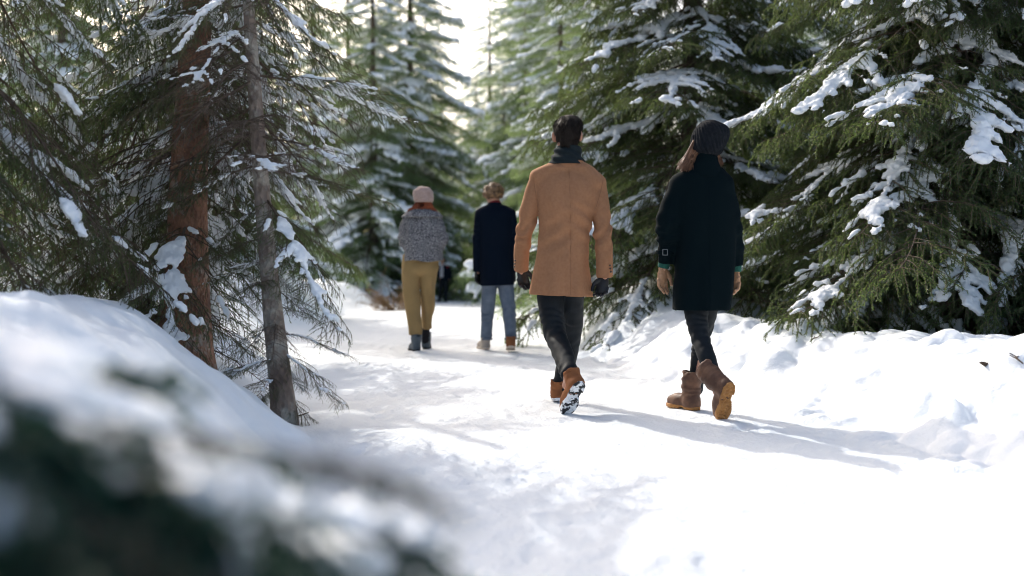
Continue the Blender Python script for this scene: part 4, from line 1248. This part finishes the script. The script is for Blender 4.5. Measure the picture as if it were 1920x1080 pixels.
# ---- woman in the tweed jacket, further ahead
def tweed_woman():
    P = Person(790, 10.6)
    p = P.p; h = .0095
    shL, shR = p(768, 408), p(818, 408)
    hipL, knL, anL = p(778, 500), p(778, 570, -.02), p(780, 638, -.08)
    hipR, knR, anR = p(802, 495), p(802, 565, .08), p(799, 636, .22)
    head = p(794, 374, .02)
    body = body_mesh(P, [([p(790, 500), p(791, 460), p(792, 425), p(793, 405)], [.085, .08, .09, .06]), ([shL, p(793, 403), shR], [.03, .055, .03]),
                         ([shL, p(762, 445, .02), p(776, 462, .16)], [.034, .03, .026]), ([shR, p(826, 445, .02), p(810, 462, .16)], [.034, .03, .026]),
                         ([hipL, knL, anL], [.06, .042, .03]), ([hipR, knR, anR], [.06, .042, .03]), ([anL, p(781, 652, -.09)], [.026, .02]), ([anR, p(799, 646, .2)], [.026, .02])],
                     .01, M_skin, head, .097, p(793, 400), ears=False)
    P.root = obj('person', body); P.root.location = P.o
    tag(P.root, 'woman in a salt and pepper tweed jacket, mustard trousers and pale beanie', 'person', 'people walking on the snowy path')
    lo = np.array([p(744, 0)[0], -.32, P.z(500)]); hi = np.array([p(842, 0)[0], .36, P.z(378)])
    f = Field(lo, hi, h)
    f.stack([P.row(py, xl, xr, cy, b) for py, xl, xr, cy, b in [(392, 778, 810, 0, .06), (399, 762, 824, 0, .10), (415, 760, 826, -.01, .13), (450, 758, 828, -.01, .145), (480, 757, 828, 0, .15), (500, 757, 828, 0, .15)]], 0, 2.4,
            lambda X, Y, Z: wool(X, Y, Z, .010, 6, 2) + .006 * vnoise(X * 18, Y * 18, Z * 18), hem=lambda X, Y, Z: P.z(490) - Z + .05 * (X * 0) - .01 * np.sin(X * 20))
    def sf(T, X, Y, Z): return .010 * np.sin(T * 26 + X * 30 + 3 * vnoise(X * 7, Y * 7, Z * 7)) * np.exp(-((T - .6) / .3) ** 2)
    f.limb([p(768, 410), p(760, 432, .01), p(759, 452, .03), p(768, 466, .14)], [.068, .068, .064, .055], .03, fold=sf)
    f.limb([p(816, 410), p(824, 432, -.01), p(827, 452, .0), p(818, 468, .13)], [.068, .072, .070, .058], .03, fold=sf)
    jac = P.add('jacket', f.mesh('jacket', M_tweed))
    c = Field(p(742, 420) - [0, .25, 0], p(846, 380) + [0, .25, 0], .009)
    c.stack([P.row(py, xl, xr, cy, b) for py, xl, xr, cy, b in [(408, 752, 832, 0, .165), (403, 757, 828, 0, .155), (396, 766, 821, 0, .135), (388, 774, 812, .0, .10), (384, 777, 810, .0, .095)]], 0, 2.2, lambda X, Y, Z: .006 * vnoise(X * 14, Y * 14, Z * 14) - .05 * (X - .1) * 0)
    P.add('collar', c.mesh('collar', M_tweed), jac)
    hf = Field(head + [-.16, -.17, -.12], head + [.16, .2, .19], .0075)
    hf.ell(p(794, 368, .0), (.104, .115, .098), 0, (0, R(8), 0))
    hf.ell(p(792, 361, -.01), (.088, .095, .062), .03)
    hf.ell(p(795, 378, -.01), (.086, .10, .045), .03)
    X, Y, Z = hf.xyz()
    hf.D = np.maximum(hf.D, (head[2] - .058 - .2 * (Y - head[1])) - Z).astype(np.float32)
    hf.D += (.008 * np.sin((X + .3 * Z) * 70) * sstep(head[2] - .02, head[2] + .06, Z) * .5 + .006 * vnoise(X * 16, Y * 16, Z * 16)).astype(np.float32)
    P.add('beanie', hf.mesh('beanie', M_beanie))
    g = np.random.default_rng(3); n = 420
    q = g.uniform(-1, 1, n); r = g.random(n)
    a0 = np.array([p(794 + 15 * a, 380, -.07 - .03 * (1 - a * a) + .02 * b) for a, b in zip(q, r)])
    a1 = np.array([p(793 + 20 * a, 389, -.10 - .03 * (1 - a * a) + .02 * b) for a, b in zip(q, r)])
    a2 = np.array([p(792 + 29 * a + g.normal(0, 1.5), 394 + g.normal(0, 2.2) + 2 * abs(a), -.13 + .06 * abs(a) + .03 * b) for a, b in zip(q, r)])
    V, F = tubes(np.stack([a0, a1, a2], 1), np.tile(np.array([1, 1, .4]) * .004, (n, 1)), 3)
    P.add('hair', mesh_np('hair', V, [F], [M_hair_red]))
    lo = np.array([p(742, 0)[0], -.34, .10]); hi = np.array([p(836, 0)[0], .42, P.z(478)])
    t = Field(lo, hi, h)
    def tf(seed):
        def fn(T, X, Y, Z):
            n = vnoise(X * 6 + seed, Y * 6, Z * 3)
            return .012 * np.sin(X * 42 + 3 * n + Z * 9) * sstep(.2, .5, T) + .006 * n + .004 * vnoise(X * 16, Y * 16 + seed, Z * 8)
        return fn
    t.limb([p(776, 500), p(803, 500)], [.112, .112], .02)
    t.limb([p(774, 484), p(771, 520), p(773, 570, -.02), p(779, 612, -.06), p(780, 628, -.07)], [.110, .098, .080, .074, .072], .006, n=20, cut1=True, fold=tf(1))
    t.limb([p(804, 484), p(803, 520, .02), p(802, 560, .07), p(802, 600, .13), p(802, 616, .15)], [.110, .092, .072, .060, .057], .006, n=20, cut1=True, fold=tf(5))
    P.add('trousers', t.mesh('trousers', M_mustard))
    for a, b in ((p(780, 615, -.07), p(780, 645, -.08)), (p(799, 606, .16), p(798, 640, .19))):
        s = Field(np.minimum(a, b) - .08, np.maximum(a, b) + .08, .008); s.limb([a, b], [.042, .04], 0)
        P.add('sock', s.mesh('sock', M_sock))
    boot(P, 'boot', M_boot_grey, M_sole_dark, pose(0, p(783, 661, -.12) * [1, 1, 0] + [0, 0, .005], p(768, 661, .13) * [1, 1, 0] + [0, 0, .005], (0, 0, 1)), .19, .055, .25, .05, h=.008)
    boot(P, 'boot', M_boot_grey, M_sole_dark, pose(0, p(798, 655, .16) * [1, 1, 0] + [0, 0, .005], p(802, 655, .44) * [1, 1, 0] + [0, 0, .005], (0, 0, 1)), .19, .055, .25, .05, h=.008)
    return P

# ---- blond man in the navy coat, further ahead
def navy_man():
    P = Person(930, 10.6)
    p = P.p; h = .0095
    shL, shR = p(900, 402), p(958, 402)
    elL, wrL = p(896, 458, .02), p(895, 510, .02)
    elR, wrR = p(962, 458, .02), p(962, 510, .08)
    hipL, knL, anL = p(918, 505), p(914, 590, .10), p(912, 642, .16)
    hipR, knR, anR = p(944, 505), p(954, 590, -.02), p(957, 640, -.08)
    head = p(925, 366, .02)
    body = body_mesh(P, [([p(930, 510), p(930, 460), p(929, 425), p(928, 400)], [.115, .105, .11, .08]), ([shL, p(928, 396), shR], [.034, .06, .034]),
                         ([shL, elL, wrL], [.036, .03, .017]), ([shR, elR, wrR], [.036, .03, .017]),
                         ([hipL, knL, anL], [.066, .046, .03]), ([hipR, knR, anR], [.066, .046, .03]), ([anL, anL + np.array([0, .1, -.05])], [.028, .022]), ([anR, anR + np.array([0, .1, -.05])], [.028, .022]),
                         ([wrL, wrL + np.array([0, .0, -.03])], [.014, .009]), ([wrR, wrR + np.array([0, .0, -.03])], [.014, .009])],
                     .01, M_skin, head, .1, p(927, 392), face_yaw=R(12))
    P.root = obj('person', body); P.root.location = P.o
    tag(P.root, 'curly blond man in a navy coat and grey blue jeans walking ahead', 'person', 'people walking on the snowy path')
    lo = np.array([p(878, 0)[0], -.32, P.z(545)]); hi = np.array([p(978, 0)[0], .34, P.z(378)])
    f = Field(lo, hi, h)
    f.stack([P.row(py, xl, xr, cy, b) for py, xl, xr, cy, b in [(389, 908, 948, 0, .06), (396, 898, 958, 0, .10), (410, 897, 961, 0, .12), (440, 899, 959, 0, .125), (470, 901, 958, 0, .12), (510, 901, 962, 0, .14), (545, 901, 966, 0, .15)]], 0, 2.4,
            lambda X, Y, Z: wool(X, Y, Z, .006, 7, 5) + .008 * sstep(-.006, .006, X - .03) * sstep(P.z(495), P.z(510), Z) * sstep(.03, -.03, Y), hem=lambda X, Y, Z: P.z(535) + .03 * X - Z)
    def sf(T, X, Y, Z): return .007 * np.sin(T * 40 + X * 20 + 3 * vnoise(X * 8, Y * 8, Z * 8)) * np.exp(-((T - .5) / .25) ** 2)
    f.limb([p(903, 400), p(928, 390), p(956, 400)], [.055, .055, .055], .04, flat=(1, 1.3, 1))
    f.limb([shL, p(898, 430, .01), elL, wrL], [.056, .058, .055, .046], .015, n=18, cut1=True, fold=sf)
    f.limb([shR, p(961, 430, .01), elR, wrR], [.054, .056, .052, .046], .015, n=18, cut1=True, fold=sf)
    coat = P.add('coat', f.mesh('coat', M_navy))
    c = Field(p(898, 396) - [0, .16, 0], p(954, 374) + [0, .17, 0], .007)
    c.stack([P.row(py, xl, xr, cy, b) for py, xl, xr, cy, b in [(394, 908, 946, .0, .095), (386, 912, 942, .005, .085), (380, 915, 940, .01, .08)]], 0, 2.1)
    P.add('collar', c.mesh('collar', M_navy), coat)
    c = Field(p(900, 388) - [0, .14, 0], p(952, 370) + [0, .16, 0], .006)
    c.stack([P.row(py, xl, xr, cy, b) for py, xl, xr, cy, b in [(384, 915, 940, .012, .075), (379, 916, 939, .014, .072), (376, 917, 937, .014, .066)]], 0, 2.1)
    P.add('scarf', c.mesh('scarf', M_redscarf))
    hf = Field(head + [-.16, -.16, -.13], head + [.16, .18, .17], .0065)
    hf.ell(head + [0, -.012, .03], (.096, .112, .092), 0)
    g = np.random.default_rng(12)
    for i in range(70):
        d = g.normal(size=3); d /= np.linalg.norm(d)
        if d[2] < -.45 or (d[1] > .5 and d[2] < .4): continue
        hf.ell(head + [0, -.012, .03] + d * np.array([.09, .10, .085]), (.022, .022, .02), .012)
    X, Y, Z = hf.xyz()
    hf.D = np.maximum(hf.D, -np.maximum(Z - head[2] + .02, .07 - np.abs(X - head[0]))).astype(np.float32)
    P.add('hair', hair_mesh(hf, M_hair_blond, 900, .03, .0016, 8, out=.5, curl=.9))
    lo = np.array([p(888, 0)[0], -.3, .02]); hi = np.array([p(984, 0)[0], .36, P.z(500)])
    t = Field(lo, hi, h)
    def tf(seed, knee):
        def fn(T, X, Y, Z):
            n = vnoise(X * 7 + seed, Y * 7, Z * 7)
            a = (.009 * np.exp(-((T - knee) / .14) ** 2) + .012 * np.exp(-((T - 1.0) / .12) ** 2)) * (.3 + .9 * np.clip(vnoise(X * 9, Y * 9, Z * 5 + seed) + .3, 0, 1))
            return a * np.sin(T * 56 + 8 * n + 24 * X) + .005 * n
        return fn
    t.limb([p(918, 515), p(917, 550, .03), p(914, 590, .10), p(912, 620, .14), p(912, 637, .15)], [.088, .080, .070, .062, .060], .012, n=20, cut1=True, fold=tf(1, .5))
    t.limb([p(944, 515), p(950, 550, .0), p(955, 590, -.02), p(957, 620, -.05), p(958, 637, -.07)], [.088, .080, .068, .060, .062], .012, n=20, cut1=True, fold=tf(4, .5))
    P.add('trousers', t.mesh('trousers', M_grey_jean))
    boot(P, 'boot', M_boot_pale, M_sole_cream, pose(0, p(913, 650, .10) * [1, 1, 0] + [0, 0, .01], p(899, 650, .35) * [1, 1, 0] + [0, 0, .005], (0, 0, 1)), .13, .052, .28, .054, h=.008)
    boot(P, 'boot', M_boot_tan, M_sole_cream, pose(0, p(958, 662, -.20) * [1, 1, 0] + [0, 0, .05], p(957, 662, .07) * [1, 1, 0] + [0, 0, .0], (0, 0, 1)), .13, .052, .28, .054, h=.008)
    g1 = P.add('glove', hand_mesh(M_glove_black, .45, 1, 1.0, seed=2, h=.006)); place(g1, wrL + [.0, .0, .012], (R(5), R(-4), R(50)))
    g2 = P.add('glove', hand_mesh(M_glove_black, .45, -1, 1.0, seed=5, h=.006)); place(g2, wrR + [0, 0, .012], (R(5), R(4), R(-50)))
    return P

# ---- small figure facing the camera, far down the path
def far_person():
    P = Person(832, 36.0)
    P.o = np.array([P.o[0], 36.0, 0.0])
    p = P.p; h = .018
    head = p(829, 483, -.02)
    g0 = gz(P.o[0], 36.0)
    hipL, hipR = p(827, 520), p(835, 520)
    feet = [p(824, 562, .05), p(835.5, 562, .0)]
    body = body_mesh(P, [([p(831, 514), p(831, 508), p(831, 500), p(830, 494)], [.07, .07, .08, .06]), ([p(823, 496), p(831, 494), p(840, 497)], [.035, .06, .035]),
                         ([p(823, 497), p(821, 508), p(824, 518, -.1)], [.036, .034, .035]), ([p(840, 498), p(843, 508), p(842, 520)], [.036, .034, .035]),
                         ([hipL, p(826, 541), feet[0] + [0, 0, .08]], [.055, .042, .035]), ([hipR, p(835, 541), feet[1] + [0, 0, .08]], [.055, .042, .035]), ],
                     .014, M_skin, head, .1, p(830, 492), face_yaw=R(180))
    P.root = obj('person', body); P.root.location = P.o
    P.root.location.z = g0 - (feet[0][2] - .0)
    tag(P.root, 'small far figure in black with a pale shirt facing the camera down the path', 'person', 'people walking on the snowy path')
    f = Field(p(815, 532) - [0, .3, 0], p(849, 486) + [0, .3, 0], h)
    f.stack([P.row(py, xl, xr, cy, b) for py, xl, xr, cy, b in [(492, 826, 836, 0, .07), (496, 822, 841, 0, .12), (508, 822, 842, 0, .145), (521, 823, 842, 0, .15)]], 0, 2.3)
    f.limb([p(822, 498), p(820.5, 508), p(824, 518, -.10)], [.065, .062, .055], .03, cut1=True)
    f.limb([p(841, 498), p(844, 509), p(843.5, 519)], [.065, .062, .052], .03, cut1=True)
    jac = P.add('jacket', f.mesh('jacket', M_navy))
    s = Field(p(818, 526) - [0, .25, 0], p(840, 490) + [0, .2, 0], .016)
    s.stack([P.row(py, xl, xr, cy, b) for py, xl, xr, cy, b in [(492, 827, 832, -.06, .05), (500, 825, 832.5, -.08, .075), (516, 825, 833, -.08, .085)]], 0, 2.3)
    P.add('shirt', s.mesh('shirt', M_white))
    r = Field(p(835, 500) - [0, .2, 0], p(843, 492) + [0, .1, 0], .016); r.ell(p(839.5, 496.5, -.10), (.035, .03, .045), 0)
    P.add('shoulder_patch', r.mesh('shoulder_patch', M_redpatch), jac)
    c = Field(head - .16, head + .17, .014); c.ell(head + [0, .01, .045], (.095, .108, .072), 0); c.ell(head + [0, -.09, .035], (.06, .06, .014), .02)
    c.D = np.maximum(c.D, (head[2] + .02) - c.xyz()[2]).astype(np.float32)
    P.add('cap', c.mesh('cap', M_darkknit))
    t = Field(p(814, 566) - [0, .3, .1], p(846, 510) + [0, .3, 0], h)
    t.limb([p(827, 517), p(826, 541), feet[0] + [0, 0, .07]], [.10, .075, .062], .02, cut1=True)
    t.limb([p(836, 517), p(836, 541), feet[1] + [0, 0, .07]], [.10, .075, .062], .02, cut1=True)
    P.add('trousers', t.mesh('trousers', M_black_jean))
    for ft, dx in zip(feet, (-.05, .02)):
        b = Field(ft - .25, ft + .2, .014)
        b.limb([ft + [0, .05, .045], ft + [dx, -.14, .035]], [.045, .042], .02)
        b.limb([ft + [0, .04, .05], ft + [0, .02, .11]], [.045, .05], .02)
        P.add('shoe', b.mesh('shoe', M_sole_dark))
    return P
for fn in (camel_man, dark_woman, tweed_woman, navy_man, far_person): fn()
